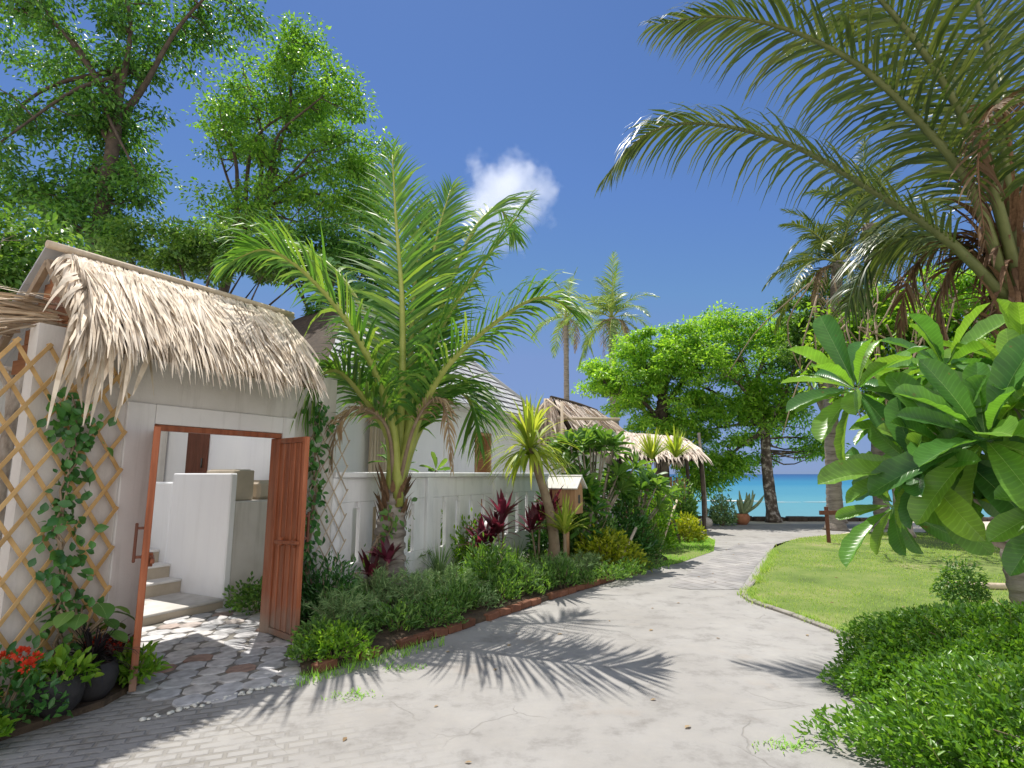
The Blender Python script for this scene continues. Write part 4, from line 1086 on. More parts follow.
for lab, a, b in (('pale bamboo pole leaning out of the bed behind the yellow croton', G(612, 578), at(636, 528, 10.4)), ('pale bamboo pole leaning against the screen pine trunk', at(658, 533, 12.5) * (1, 1, 0) , at(677, 500, 13.2))):
    mb = MB(); a = np.array(a); mb.tube([a, np.array(b)], .026, 7); o = mb.build('leaning_pole', M['pale_wood']); o['label'] = lab; o['category'] = 'pole'

# wooden birdhouse-like letter box on its post
lb_p = at(566, 500, 9.9); lo = thing('letter_box', 'wooden box with a pale pitched roof standing among the bed plants', 'box', lb_p * (1, 1, 0))
ax = np.array((N2, -D2, ZA)); c0 = np.array(lb_p)
mb = MB()
for k in range(4): mb.obox(c0 + N2 * (-.18 + .12 * k), np.array((N2, -D2, ZA)), (.0585, .17, .22), 0, .004)
bx = mb.build('box_body', M['warm_wood'], lo)
gq = c0 + ZA * .22
for sd in (-1, 1):
    mb = MB()
    v = [gq + N2 * (.235 * sd) - D2 * .17, gq + N2 * (.235 * sd) + D2 * .17, gq + N2 * (.235 * sd) + ZA * .15]
    v2 = [x - N2 * (.01 * sd) for x in v]; mb.add(np.array(v + v2), [(0, 1, 2), (5, 4, 3), (0, 3, 4, 1), (1, 4, 5, 2), (2, 5, 3, 0)], 0)
    mb.build('gable_end', M['warm_wood'], lo)
mb = MB()
for sd in (-1, 1): mb.obox(gq - D2 * sd * .11 + ZA * .085, np.array((N2, nrm(-D2 * sd + ZA * -.85), nrm(D2 * -sd * .85 + ZA))), (.30, .17, .012))
mb.build('roof', M['plaster_pale'], lo)
mb = MB(); mb.obox(c0 + N2 * .237 + ZA * .02, ax, (.004, .045, .07)); mb.build('opening', M['metal_dark'], lo)
mb = MB(); mb.tube([c0 * (1, 1, 0), c0 - ZA * .22], .05, 8); mb.build('post', M['warm_wood'], lo)
# ---------------------------------------------------------------- young coconut palm in front of the fence
pb = np.array((-1.60, 7.45, 0))
cp = thing('coconut_palm', 'young coconut palm with arching green fronds in front of the white fence', 'palm tree', pb)
P = spline([pb, pb + (.02, 0, .5), pb + (.06, 0, 1.0), pb + (.10, .0, 1.45)], 60)
rad = np.interp(np.linspace(0, 1, 60), [0, .25, .5, .8, 1], [.30, .26, .20, .17, .14]) * (1 + .06 * np.sign(np.sin(np.arange(60) * 1.1)))
mb = MB(); mb.tube(P, rad, 14); mb.build('trunk', M['palm_bark'], cp)
r = rng(61); mb = MB(); m = 44; a = r.uniform(0, 6.28, m); z = r.uniform(1.0, 1.5, m)
blades(mb, pb + np.c_[.08 + np.cos(a) * .16, np.sin(a) * .16, z], np.c_[np.cos(a) * .25, np.sin(a) * .25, r.uniform(.3, 1, m)], np.c_[-np.sin(a), np.cos(a), np.zeros(m)], r.uniform(.15, .36, m), .07, .5, 4)
mb.build('fibre_sheath', M['fibre'], cp)
c0 = pb + (.10, 0, 1.25)
FR = [  # pixel path of each midrib with its depth; every frond starts in the crown
    [(402, 400, 7.5), (402, 300, 7.6), (396, 220, 7.7), (392, 148, 7.9)],
    [(412, 400, 7.7), (424, 320, 8.0), (436, 240, 8.3), (452, 185, 8.6)],
    [(414, 410, 7.5), (440, 330, 7.6), (484, 262, 7.7), (528, 202, 7.8)],
    [(392, 420, 7.2), (362, 345, 6.9), (318, 285, 6.7), (270, 250, 6.5), (228, 262, 6.3)],
    [(414, 430, 7.2), (444, 370, 7.0), (492, 325, 6.9), (540, 297, 6.8), (578, 312, 6.7)],
    [(396, 420, 7.7), (372, 330, 8.1), (330, 265, 8.5), (268, 236, 8.9)],
    [(412, 410, 7.9), (440, 310, 8.5), (474, 230, 9.0), (500, 210, 9.3), (516, 240, 9.5)],
    [(414, 440, 7.8), (440, 398, 8.0), (460, 392, 8.1), (474, 410, 8.2), (480, 450, 8.25)],
    [(390, 440, 7.4), (362, 395, 7.2), (336, 370, 7.0), (312, 385, 6.8), (300, 430, 6.7)],
    [(408, 420, 7.6), (412, 320, 7.9), (418, 250, 8.3), (424, 205, 8.7)],
]
for i, f in enumerate(FR):
    ctrl = [c0 + np.r_[rng(i).normal(0, .035, 2), 0]] + [at(*p) for p in f]
    up = i in (0, 1, 9)
    frond(cp, ctrl, 1.10 if not up else 1.0, 78, .048, (1.5, .9)[up], (.50, .62)[up], .12, .22, (0, -1, .25) if up else None, None, (.072, .008), 200 + i, 4)
for i, f in enumerate([[(388, 430, 7.1), (360, 408, 6.9), (338, 425, 6.8), (330, 470, 6.75)], [(412, 432, 7.1), (432, 400, 7.0), (446, 412, 6.95), (452, 470, 6.9)]]):
    frond(cp, [c0] + [at(*p) for p in f], .36, 30, .03, 2.4, .7, 0, .3, None, [M['leaf_dry'], M['stem_brown']], (.03, .006), 230 + i, 4, name='dry_frond')

# ---------------------------------------------------------------- big coconut palm at the right edge
qb = np.array((5.32, 6.1, 0)); qc = np.array((5.75, 6.25, 3.3))
rp = thing('coconut_palm', 'large coconut palm at the right edge with a long frond arching over the path', 'palm tree', qb)
P = spline([qb, qb + (-.05, 0, 1.2), qc], 50); rad = np.linspace(.15, .17, 50) * (1 + .05 * np.cos(np.arange(50) * 2.1))
mb = MB(); mb.tube(P, rad, 12); mb.build('trunk', M['palm_bark'], rp)
r = rng(62); mb = MB(); m = 260; a = r.uniform(0, 6.28, m); z = r.uniform(-.3, 1.5, m)
blades(mb, qc + np.c_[np.cos(a) * .22, np.sin(a) * .22, z], np.c_[np.cos(a) * .3, np.sin(a) * .3, r.uniform(-.6, .8, m)], np.c_[-np.sin(a), np.cos(a), np.zeros(m)], r.uniform(.3, .9, m), .06, 1.2, 4)
mb.build('fibre_sheath', M['fibre'], rp)
RF = [
    [(950, 242, 6.2), (872, 190, 6.5), (785, 142, 6.9), (700, 123, 7.3), (645, 135, 7.5), (603, 180, 7.6)],
    [(975, 195, 5.9), (920, 122, 5.8), (860, 66, 5.8), (790, 30, 5.9), (720, 16, 6.0), (655, 24, 6.1)],
    [(990, 180, 5.8), (945, 85, 5.6), (890, 10, 5.5), (825, -50, 5.5), (750, -70, 5.6)],
    [(1005, 160, 6.0), (985, 40, 5.9), (955, -70, 5.8), (900, -140, 5.7)],
    [(975, 255, 6.6), (925, 235, 7.0), (875, 255, 7.4), (845, 310, 7.6)],
    [(1000, 190, 6.6), (960, 90, 7.2), (910, 30, 7.7), (850, 15, 8.1), (790, 50, 8.4)],
    [(1050, 180, 6.3), (1090, 80, 6.6), (1150, 20, 7.0)],
    [(1080, 270, 6.2), (1150, 250, 6.0), (1200, 300, 5.8)],
    [(1010, 170, 7.0), (1000, 70, 7.8), (970, 0, 8.4), (930, -30, 8.8)],
]
for i, f in enumerate(RF):
    frond(rp, [qc + np.r_[rng(i + 40).normal(0, .05, 2), .15]] + [at(*p) for p in f], 1.18, 98, .041, 2.0, .55, -.05, .16, None, [M['leaf_palm_dark'], M['petiole_dark']], (.062, .008), 300 + i, 4)
for i, f in enumerate([[(1008, 130, 5.9), (992, 110, 5.7), (978, 160, 5.6), (985, 240, 5.6)], [(985, 260, 6.3), (955, 262, 6.5), (940, 300, 6.6), (945, 345, 6.6)], [(975, 240, 6.6), (930, 250, 7.0), (905, 290, 7.2), (900, 345, 7.3)]]):
    frond(rp, [qc + (0, 0, .2)] + [at(*p) for p in f], .6, 40, .035, 2.4, .7, 0, .25, None, [M['leaf_husk'], M['fibre']], (.03, .006), 330 + i, 4, name='dry_frond')

# ---------------------------------------------------------------- palms and trees further off
pf = [M['leaf_palm_far'], M['petiole']]
far_palm('coconut_palm', 'farthest slim coconut palm left of the taller palm above the thatched hut', (2.85, 30, 0), at(566, 318, 30), 15, 2.7, 71, pf, None, trunk_r=(.2, .13), lw=.06, n=30, dry=2)
far_palm('coconut_palm', 'tall coconut palm standing above the thatched hut roof in front of the beach trees', at(622, 520, 26) * (1, 1, 0), at(612, 318, 26), 18, 2.9, 72, pf, None, trunk_r=(.24, .16), lw=.06, n=34, dry=4)
far_palm('coconut_palm', 'coconut palm with a thick ringed trunk by the sea right of the leaning beach tree', G(836, 530), at(838, 262, 17.5), 16, 3.0, 73, [M['leaf_palm_dark'], M['petiole']], None, trunk_r=(.24, .17), lw=.055, n=40, dry=5)
far_palm('coconut_palm', 'coconut palm behind the big-leaved shrub with a smooth grey trunk', (11.4, 18.0, 0), at(868, 225, 18.0), 15, 3.1, 74, [M['leaf_palm_dark'], M['petiole']], None, trunk_r=(.24, .18), lw=.055, n=40, dry=4)

tb = np.array((9.05, 20.2, 0))
tree('beach_tree', 'spreading beach tree with a pale patchy trunk beside the sea wall', tb, [tb, tb + (-.04, .1, 1.2), tb + (.02, .3, 2.2), tb + (.25, .8, 3.4), tb + (.2, 1.3, 4.8)],
     [(at(752, 352, 21.8), (2.18, 1.96, 1.64), 50), (at(700, 372, 21.4), (1.74, 1.74, 1.64), 44), (at(785, 405, 21.4), (1.64, 1.42, 1.42), 36), (at(735, 425, 21.0), (1.64, 1.09, 0.98), 34), (at(800, 340, 22.2), (1.42, 1.53, 1.64), 28), (at(706, 470, 20.7), (1.20, 0.76, 0.55), 18), (at(757, 400, 21.2), (1.09, 1.09, 1.09), 22), (at(738, 462, 21.2), (1.0, .7, .5), 16), (at(700, 482, 21), (.8, .7, .45), 12), (at(725, 330, 22.2), (1.74, 1.31, 0.87), 20), (at(812, 445, 21.2), (0.98, 0.87, 0.55), 10)],
     42000, .155, M['leaf_beach'], M['bark_sea'], 81, trunk_r=(.20, .15), spread=.62, limb_r=.09)
tb = at(664, 520, 21.5) * (1, 1, 0)
tree('beach_tree', 'dense beach tree with a dark trunk behind the thatched huts', tb, [tb, tb + (0, 0, 1.5), tb + (.1, 0, 3.2), tb + (.1, 0, 4.4)],
     [(at(655, 362, 21.5), (1.7, 1.6, 1.2), 40), (at(625, 390, 21.5), (1.4, 1.4, 1.2), 34), (at(692, 350, 22), (1.6, 1.5, 1.1), 32), (at(672, 415, 21), (1.9, 1.2, 1.1), 40), (at(598, 378, 22), (.8, .7, .6), 10), (at(650, 440, 21), (1.4, 1.0, .7), 20), (at(690, 455, 21), (1.1, 1.0, .6), 14)],
     37000, .155, M['leaf_beach'], M['bark_dark'], 82, trunk_r=(.3, .2), spread=.5, limb_r=.10)

tb = at(86, 300, 12) * (1, 1, 0)
tree('shade_tree', 'huge dark green shade tree above the gate roof at the top left corner', tb, [tb, tb + (0, 0, 4), tb + (.1, 0, 7), tb + (.2, 0, 9.5), tb + (.1, 0, 11)],
     [(at(25, 20, 12), (2.3, 2.2, 1.3), 30), (at(115, 15, 12), (2.2, 2.2, 1.5), 32), (at(200, 5, 12.5), (1.3, 1.5, .8), 14), (at(30, 140, 11.8), (1.7, 1.8, 1.4), 28), (at(105, 110, 12.2), (1.4, 1.6, 1.5), 26), (at(125, 190, 12.2), (.9, 1.1, 1.0), 14), (at(60, 205, 12), (1.5, 1.3, .9), 18), (at(100, 235, 12), (1.2, 1.1, .6), 12)],
     31000, .14, M['leaf_tree_dark'], M['bark_dark'], 83, trunk_r=(.22, .10), spread=.64, limb_r=.085, mains=13, droop=.5)
tb = at(214, 300, 15.5) * (1, 1, 0)
tree('shade_tree', 'tall lighter green tree rising behind the thatched gate roof', tb, [tb, tb + (0, 0, 4.5), tb + (.3, 0, 7), tb + (.9, 0, 9), tb + (1.5, 0, 10.5)],
     [(at(278, 80, 15.5), (1.6, 1.7, 1.5), 30), (at(325, 110, 15.3), (1.3, 1.5, 1.3), 24), (at(255, 150, 15.3), (1.5, 1.6, 1.2), 26), (at(330, 175, 15), (1.8, 1.6, 1.2), 30), (at(265, 210, 15), (1.7, 1.5, 1.0), 26), (at(350, 215, 15), (1.2, 1.2, .8), 16), (at(222, 110, 15.5), (.7, 1.0, .7), 8), (at(300, 45, 15.5), (.8, .9, .6), 8), (at(365, 165, 15), (.7, .7, .6), 8)],
     31000, .14, M['leaf_tree'], M['bark_dark'], 84, trunk_r=(.18, .09), spread=.64, limb_r=.10, mains=12)
tb = at(190, 330, 11.5) * (1, 1, 0)
tree('garden_tree', 'small rounded tree just above the tiled ridge of the gate', tb, [tb, tb + (0, 0, 2.2), tb + (.1, 0, 4)],
     [(at(150, 252, 11.5), (1.1, 1, .5), 16), (at(210, 258, 11.6), (1.2, 1, .5), 18), (at(275, 265, 12), (1.1, 1, .5), 16)], 14000, .12, M['leaf_mid'], M['bark_dark'], 85, trunk_r=(.14, .09), spread=.42, limb_r=.05)
tb = at(330, 330, 13.5) * (1, 1, 0)
tree('garden_tree', 'dark leafy tree behind the left fronds of the young palm', tb, [tb, tb + (0, 0, 2.5), tb + (.1, 0, 4.5)],
     [(at(320, 262, 13.5), (1.3, 1, .8), 22), (at(370, 270, 13.8), (1.0, 1, .9), 16), (at(335, 315, 13), (1.3, 1, .7), 16)], 15000, .13, M['leaf_tree_dark'], M['bark_dark'], 86, trunk_r=(.16, .1), spread=.45, limb_r=.06)
tb = at(15, 380, 6.6) * (1, 1, 0)
tree('garden_tree', 'pale leafy tree with broad leaves left of the thatched gable', tb, [tb, tb + (0, 0, 1.8), tb + (.1, 0, 3.2)],
     [(at(10, 255, 6.8), (.8, .7, .5), 22), (at(30, 285, 6.9), (.5, .5, .35), 14), (at(-20, 290, 6.6), (.8, .6, .5), 14)], 5200, .12, M['leaf_mid'], M['bark'], 87, trunk_r=(.09, .05), spread=.34, limb_r=.035)
m = 0
for lab, px, rr, mt, sd in (('bright green tree beyond the lawn behind the big-leaved shrub', (905, 335, 16.5), (1.9, 1.6, 1.5), 'leaf_beach', 88), ('leafy green tree just behind the big-leaved shrub under the sea palm fronds', (872, 335, 15.5), (1.3, 1.3, 1.2), 'leaf_lime', 93), ('round green tree beyond the lawn behind the palm trunk at the right edge', (1010, 300, 13), (1.8, 1.5, 1.3), 'leaf_beach', 94), ('bushy green tree beyond the lawn near the right edge', (985, 345, 15), (2.0, 1.6, 1.7), 'leaf_tree', 89), ('green tree beyond the lawn between the two sea palms', (812, 318, 20), (1.5, 1.5, 1.5), 'leaf_mid', 90)):
    c = at(*px); tb = np.array((c[0] + .3, c[1], 0))
    tree('background_tree', lab, tb, [tb, tb + (0, 0, c[2] * .4), c - (0, 0, .4)], [(c, rr, 36), (c - (0, 0, 1.4), (rr[0] * .8, rr[1], .8), 16)], 15000, .15, M[mt], M['bark'], sd, trunk_r=(.2, .12), spread=.5, limb_r=.07)

# tangle of dry creeper stems below the sea palms
r = rng(95)
for lab, u0, sd in (('tangle of bare pale creeper stems hanging behind the big-leaved shrub', 850, 1),):
    o = thing('dry_creeper', lab, 'creeper', at(870, 500, 14) * (1, 1, 0)); mb = MB()
    for k in range(34):
        u = r.uniform(800, 960); v = r.uniform(270, 330); Y = r.uniform(12, 14.5)
        a = at(u, v, Y); b = at(u + r.normal(0, 45), v + r.uniform(50, 130), Y + r.normal(0, .5)); mid = (a + b) / 2 + r.normal(0, .35, 3)
        mb.tube(spline([a, mid, b], 8), np.linspace(.022, .012, 8), 5)
    mb.build('stem', M['stem_brown'], o)
    m_ = 500; i = r.integers(0, 1, m_); p = np.array([at(r.uniform(800, 960), r.uniform(300, 400), r.uniform(12, 14.5)) for _ in range(m_)])
    mb = MB(); tv, tf = t_leaf(.5); mb.inst(tv, tf, frames(r.normal(0, .6, (m_, 3)) - ZA * .5, ZA + r.normal(0, .5, (m_, 3)), .16 * r.uniform(.6, 1.2, m_)), p); mb.build('foliage', M['leaf_lime'], o)

# ---------------------------------------------------------------- hedge, big-leaved shrub, lawn things
bush('clipped_hedge', 'low rounded green hedge along the kerb at the lower right', (4.12, 4.66, 0), 1.52, .95, .56, 56000, .042, M['leaf_hedge'], 101, 'hedge', None, .5, 24, 1, .17, shell=.76, up=.35, tmpl=t_diamond(.55))
bush('clipped_hedge', 'nearest green hedge clump in the bottom right corner with looser leaves', (3.30, 3.38, 0), 1.36, .82, .46, 30000, .05, M['leaf_hedge'], 102, 'hedge', None, .45, 24, 1, .26, shell=.66, up=.5, tmpl=t_diamond(.42))

r = rng(103)
for hd, c, rx, ry, h in ((None, (4.12, 4.66), 1.5, .9, .56), (None, (3.30, 3.38), 1.3, .78, .46)):
    ho = bpy.data.objects['clipped_hedge' if h > .5 else 'clipped_hedge.001']; ml = MB(); tv, tf = t_leaf(.42)
    for k in range(95):
        a = r.uniform(0, 6.28); q = r.uniform(0, .85) ** .6; b = np.array((c[0] + math.cos(a) * rx * q, c[1] + math.sin(a) * ry * q, h * math.sqrt(max(.05, 1 - q * q)) * .9)); t = b + np.array((r.normal(math.cos(a) * .05, .04), r.normal(math.sin(a) * .05, .04), r.uniform(.06, .17)))
        ml.tube([b, t], .003, 4, 1, cap=False); n = 9; f = np.linspace(.2, 1, n)[:, None]; an = np.arange(n) * 2.4
        ml.inst(tv, tf, frames(np.c_[np.cos(an), np.sin(an), np.full(n, .7)], np.c_[-np.cos(an) * .5, -np.sin(an) * .5, np.ones(n)], np.linspace(.055, .03, n)), b + (t - b) * f)
    ml.build('shoot', [M['leaf_lime'], M['stem_green']], ho)
sb = np.array((3.05, 2.1, 0)); tm = t_broad(.31, .22, .16, 15)
sh = thing('large_leaf_shrub', 'big shrub with large glossy paddle leaves close on the right', 'shrub', sb)
mb = MB(); ms = MB(); r = rng(111)
ROS = [  # whorls: position, axis, leaves, leaf length
    (at(985, 438, 2.1), (-.55, -.45, .70), 24, .40), (at(856, 388, 2.6), (-.45, -.15, .9), 22, .37), (at(945, 365, 2.5), (-.1, -.2, .95), 18, .34),
    (at(1066, 500, 2.0), (-.6, -.4, .5), 16, .36), (at(918, 468, 2.35), (-.85, -.25, .25), 20, .38), (at(1022, 372, 2.3), (.1, -.3, .95), 17, .34), (at(1085, 420, 2.1), (.3, -.4, .85), 14, .36),
    (at(905, 410, 2.95), (-.3, .1, .9), 15, .35), (at(995, 488, 2.45), (-.7, -.3, .5), 17, .35), (at(965, 415, 2.7), (-.4, -.2, .8), 15, .37), (at(955, 452, 2.3), (-.55, -.4, .65), 20, .36), (at(925, 432, 2.6), (-.4, -.2, .85), 18, .35), (at(1010, 400, 2.15), (-.2, -.5, .8), 16, .33), (at(893, 505, 2.6), (-.8, -.2, .0), 13, .34)]
for (c, ax_, n, L) in ROS:
    ax_ = nrm(np.array(ax_)); root = sb + (r.normal(0, .04), r.normal(0, .04), 0)
    hub = sb * (1, 1, 0) + (-.25, .15, .95); mid = hub * .5 + c * .5 - ax_ * .10
    ms.tube(spline([root, sb + (-.06, .05, .5), hub, mid, c - ax_ * .03], 16), np.linspace(.045, .014, 16), 8)
    leaf_rosette(mb, c, ax_, n, L, r, tm, (-48, 72), (.6, 1.08))
ms.build('stem', M['bark'], sh); mb.build('foliage', [M['leaf_big'], M['leaf_vein']], sh, leafxy=True)

yb = G(966, 626)
bush('staked_sapling', 'small weeping shrub with a thin stem standing on the lawn', yb, .25, .25, .46, 1500, .055, M['leaf_mid'], 121, 'shrub', None, .4, 8, 1, .2, shell=.3, up=-.3, base_z=.24)
mb = MB(); a = G(985, 590); mb.tube(spline([a + (-.4, .2, .05), a + (.2, 0, .05), a + (1.2, -.1, .06)], 8), .05, 9); o = mb.build('fallen_log', M['pale_wood']); o['label'] = 'pale log lying on the lawn behind the small weeping shrub'; o['category'] = 'log'
sp = thing('signpost', 'small dark wooden post with a short board at the edge of the sand', 'post', G(829, 543))
b = G(829, 543); mb = MB(); mb.obox(b + ZA * .42, np.eye(3), (.035, .035, .44), 0, .006); mb.build('post', M['dark_wood'], sp)
mb = MB(); mb.obox(b + ZA * .72 + np.array((.1, -.05, 0)), np.eye(3), (.30, .015, .05), 0, .004); mb.build('board', M['dark_wood'], sp)

# ---------------------------------------------------------------- pots and flowers at the foot of the grey wall
def pot(name, label, p, rr, h, mat='pot_dark'):
    o = thing(name, label, 'plant pot', p); mb = MB()
    mb.lathe(p, [(.001, .004), (rr * .55, .0), (rr * .86, h * .25), (rr, h * .6), (rr * .92, h * .88), (rr * .80, h * .95), (rr * .84, h), (rr * .74, h), (rr * .70, h * .88)], 24, jit=.006, r=rng(3)); mb.build('body', M[mat], o)
    mb = MB(); mb.lathe(p, [(.001, h * .89), (rr * .71, h * .885)], 20); mb.build('potting_soil', M['soil'], o); return o
p1, p2 = W(-.78, .52, .05), W(-.52, .44, .05)
pot('plant_pot', 'dark round pot under the pale green leaves, left of its twin', p1, .155, .24); pot('plant_pot', 'dark round pot holding the black spiky grass beside the door', p2, .15, .25)
blade_plant('black_grass', 'black spiky grass spilling from the dark pot beside the door', p2 + ZA * .22, [.04], 90, .34, .014, 2.0, M['leaf_black'], 131, 'plant', None, (5, 85), .01)
o = thing('taro_plant', 'taro with broad drooping green leaves standing before the trellis', 'plant', W(-.55, .25, .05)); ms = MB(); mb = MB(); r = rng(132); tm2 = t_broad(.75, .35, .10, 7, True, .1)
for k in range(15):
    a = k * 2.4; t = W(-.55, .3, .56) + np.array((math.cos(a) * .16, math.sin(a) * .16, r.uniform(-.10, .16))); ms.tube(spline([W(-.55, .25, .05), W(-.55, .27, .4), t], 6), .008, 5)
    d = np.array((math.cos(a), math.sin(a), -.15)); mb.inst(tm2[0], tm2[1], frames(np.array([d]), np.array([[d[0] * .3, d[1] * .3, 1.0]]), np.array([r.uniform(.12, .19)])), np.array([t]))
ms.build('stem', M['stem_brown'], o); mb.build('foliage', [M['leaf_mid'], M['leaf_vein']], o)
def flowers(name, label, loc, rx, ry, h, nf, fm_, lm, seed):
    o = bush(name, label, loc, rx, ry, h, 420, .075, M[lm], seed, 'flower', None, .5, 8)
    r = rng(seed + 1); mb = MB()
    for k in range(nf):
        a = r.uniform(0, 6.28); q = r.uniform(0, 1) ** .5; c = np.asarray(loc) + np.array((math.cos(a) * rx * q, math.sin(a) * ry * q, h * r.uniform(.85, 1.15)))
        n = 26; d = nrm(r.normal(size=(n, 3)) + ZA * .6); tv, tf = t_diamond(.7); mb.inst(tv, tf, frames(d, r.normal(size=(n, 3)), .028 * r.uniform(.7, 1.2, n)), c + d * .022)
    mb.build('blossom', M[fm_], o); return o
flowers('flowering_plant', 'red flower heads lined along the foot of the grey wall left of the pots', W(-1.08, .40, .05), .42, .14, .42, 22, 'petal_red', 'leaf_deep', 141)
flowers('flowering_plant', 'crimson flowers tucked between the taro and the door surround', W(-.30, .14, .05), .20, .10, .30, 9, 'petal_red', 'leaf_purple', 143)
bush('leafy_herb', 'pale green leafy herb hanging over the left dark pot', p1 + ZA * .18, .22, .16, .16, 190, .085, M['leaf_lime'], 145, 'plant', None, .5, 8, shell=.4)
bush('leafy_herb', 'yellow green herb at the bottom left corner beside the red flowers', W(-1.28, .55, .03), .24, .16, .22, 260, .10, M['leaf_lime'], 146, 'plant', None, .55, 8, shell=.4)
bush('leafy_herb', 'low green herb between the black grass pot and the door leaf', W(-.22, .42, .05), .15, .14, .24, 220, .09, M['leaf_lime'], 147, 'plant', None, .4, 6, shell=.3)
bush('court_shrub', 'bright green shrub at the foot of the terrace wall inside the gate', W(1.98, -.95, .0), .36, .30, .36, 900, .065, M['leaf_mid'], 148, 'shrub', None, .5, 10, shell=.4)

# ---------------------------------------------------------------- the garden bed
def bd(u, v): return G(u, v) + ZA * .05
# low, greyish feathery shrubs along the brick edging: one built, the others copies
fea = [(338, 640, .42, .50, 'grey green feathery shrub just right of the open door leaf'), (372, 622, .50, .62, 'grey green feathery shrub at the foot of the young palm'), (415, 620, .45, .55, 'grey green feathery shrub behind the brick edging right of the young palm'),
       (455, 606, .45, .5, 'grey green feathery shrub left of the bright fern clump'), (512, 596, .48, .50, 'grey green feathery shrub below the purple cordylines'), (552, 586, .48, .46, 'grey green feathery shrub beside the white stone'), (585, 580, .45, .42, 'grey green feathery shrub just left of the yellow croton'), (400, 588, .5, .75, 'tall grey feathery shrub right behind the young palm trunk'), (350, 600, .4, .6, 'grey feathery shrub against the fence left of the palm')]
def feathery(name, label, loc, seed):
    r = rng(seed); loc = np.asarray(loc, float); o = thing(name, label, 'shrub', loc, 'feathery shrubs in the garden bed'); ms = MB(); mb = MB()
    for k in range(46):
        a = r.uniform(0, 6.28); q = r.uniform(.15, 1); b = loc + np.array((math.cos(a), math.sin(a), 0)) * .12 * q; t = loc + np.array((math.cos(a) * .95 * q, math.sin(a) * .95 * q, r.uniform(.55, 1.05) * (1.1 - .45 * q)))
        P = spline([b, b * .55 + t * .45 + ZA * .18, t], 9); ms.tube(P, np.linspace(.008, .003, 9), 4, cap=False)
        n = 60; s = r.uniform(.25, 1, n) * 8; i = np.minimum(s.astype(int), 7); p = P[i] + (P[i + 1] - P[i]) * (s - i)[:, None]; T = nrm(P[i + 1] - P[i])
        blades(mb, p, T * .8 + r.normal(0, .55, (n, 3)), r.normal(size=(n, 3)), r.uniform(.10, .20, n), .013, .5, 2, 0, (.8, 1, .1))
    ms.build('stem', M['stem_brown'], o); mb.build('foliage', M['leaf_grey'], o); return o
f0 = None
for i, (u, v, s, h, lab) in enumerate(fea):
    p = bd(u, v)
    if f0 is None:
        f0 = feathery('feathery_shrub', lab, p, 151); f0.scale = (s * 1.12, s * 1.12, h * .92)
    else: dup(f0, p, i * 1.3, (s * 1.12, s * 1.12, h * .92), lab)
bush('fern_clump', 'bright green fern-like clump in the middle of the bed behind the brick edging', bd(490, 598), .40, .34, .62, 1500, .10, M['leaf_mid'], 161, 'plant', None, .3, 12, shell=.3, up=.7)
bush('fern_clump', 'bright lime leafy clump behind the fern in front of the fence', bd(470, 580), .34, .3, .85, 900, .09, M['leaf_lime'], 162, 'plant', None, .4, 10, shell=.35)
bush('low_herb', 'yellow green low herb spilling beside the open door leaf', bd(335, 665), .36, .22, .26, 900, .055, M['leaf_lime'], 163, 'plant', None, .4, 8, shell=.3)
bush('low_herb', 'low green weeds at the corner of the entrance paving', bd(306, 668) , .16, .13, .16, 300, .05, M['leaf_mid'], 164, 'plant', None, .4, 5, shell=.3)
bush('low_herb', 'low leafy herb spilling over the brick edging near the palm shadow', bd(430, 632), .36, .2, .22, 700, .05, M['leaf_mid'], 165, 'plant', None, .4, 8, shell=.3)
bush('low_herb', 'low silvery herb along the brick edging below the fern', bd(480, 612), .30, .2, .2, 700, .05, M['leaf_grey'], 166, 'plant', None, .3, 8, shell=.3)
bush('low_herb', 'low green herb spilling over the edging at the far bed corner', bd(640, 574), .45, .25, .22, 900, .05, M['leaf_mid'], 167, 'plant', None, .4, 8, shell=.3)
bush('yellow_croton', 'yellow leafed croton bush at the bed corner by the path', bd(607, 574), .60, .45, .62, 2000, .085, M['leaf_yellow'], 168, 'shrub', None, .45, 14, shell=.4)
bush('yellow_croton', 'small yellow croton by the beach hut posts', at(686, 540, 14.6) * (1, 1, 0), .45, .4, .62, 800, .11, M['leaf_yellow'], 169, 'shrub', None, .45, 8, shell=.4)
for lab, u, Y, hh, n, L, sd in (('tall red-purple cordyline with raised pink leaves in front of the fence', 502, 9.0, [.95, .75, .6], 24, .48, 171), ('dark purple cordyline between the leaning dragon tree and the fence', 540, 9.6, [.85, 1.0, .7], 24, .45, 172), ('small dark purple cordyline right of the young palm trunk', 386, 7.0, [.6, .45], 18, .32, 173), ('low dark purple cordyline left of the tall red-purple one', 480, 8.9, [.5, .6], 20, .42, 174)):
    x = at(u, 560, Y); blade_plant('purple_cordyline', lab, (x[0], Y, .05), hh, n, L, .075, .9, M['leaf_purple'], sd, 'plant', None, (5, 82), .018)
x = at(566, 560, 9.1); blade_plant('spider_plant', 'yellow green striped spider plant on a short cane below the letter box', (x[0], 9.1, .05), [.72], 46, .55, .05, 1.1, M['leaf_pandan'], 175, 'plant', None, (20, 85), .03)
gh = [(318, 655), (352, 648), (365, 632), (398, 636), (445, 622), (462, 614), (500, 606), (520, 600), (540, 596), (563, 592), (585, 588), (610, 584), (628, 580), (430, 606), (385, 610), (535, 578), (470, 596), (345, 632)]
g0 = None
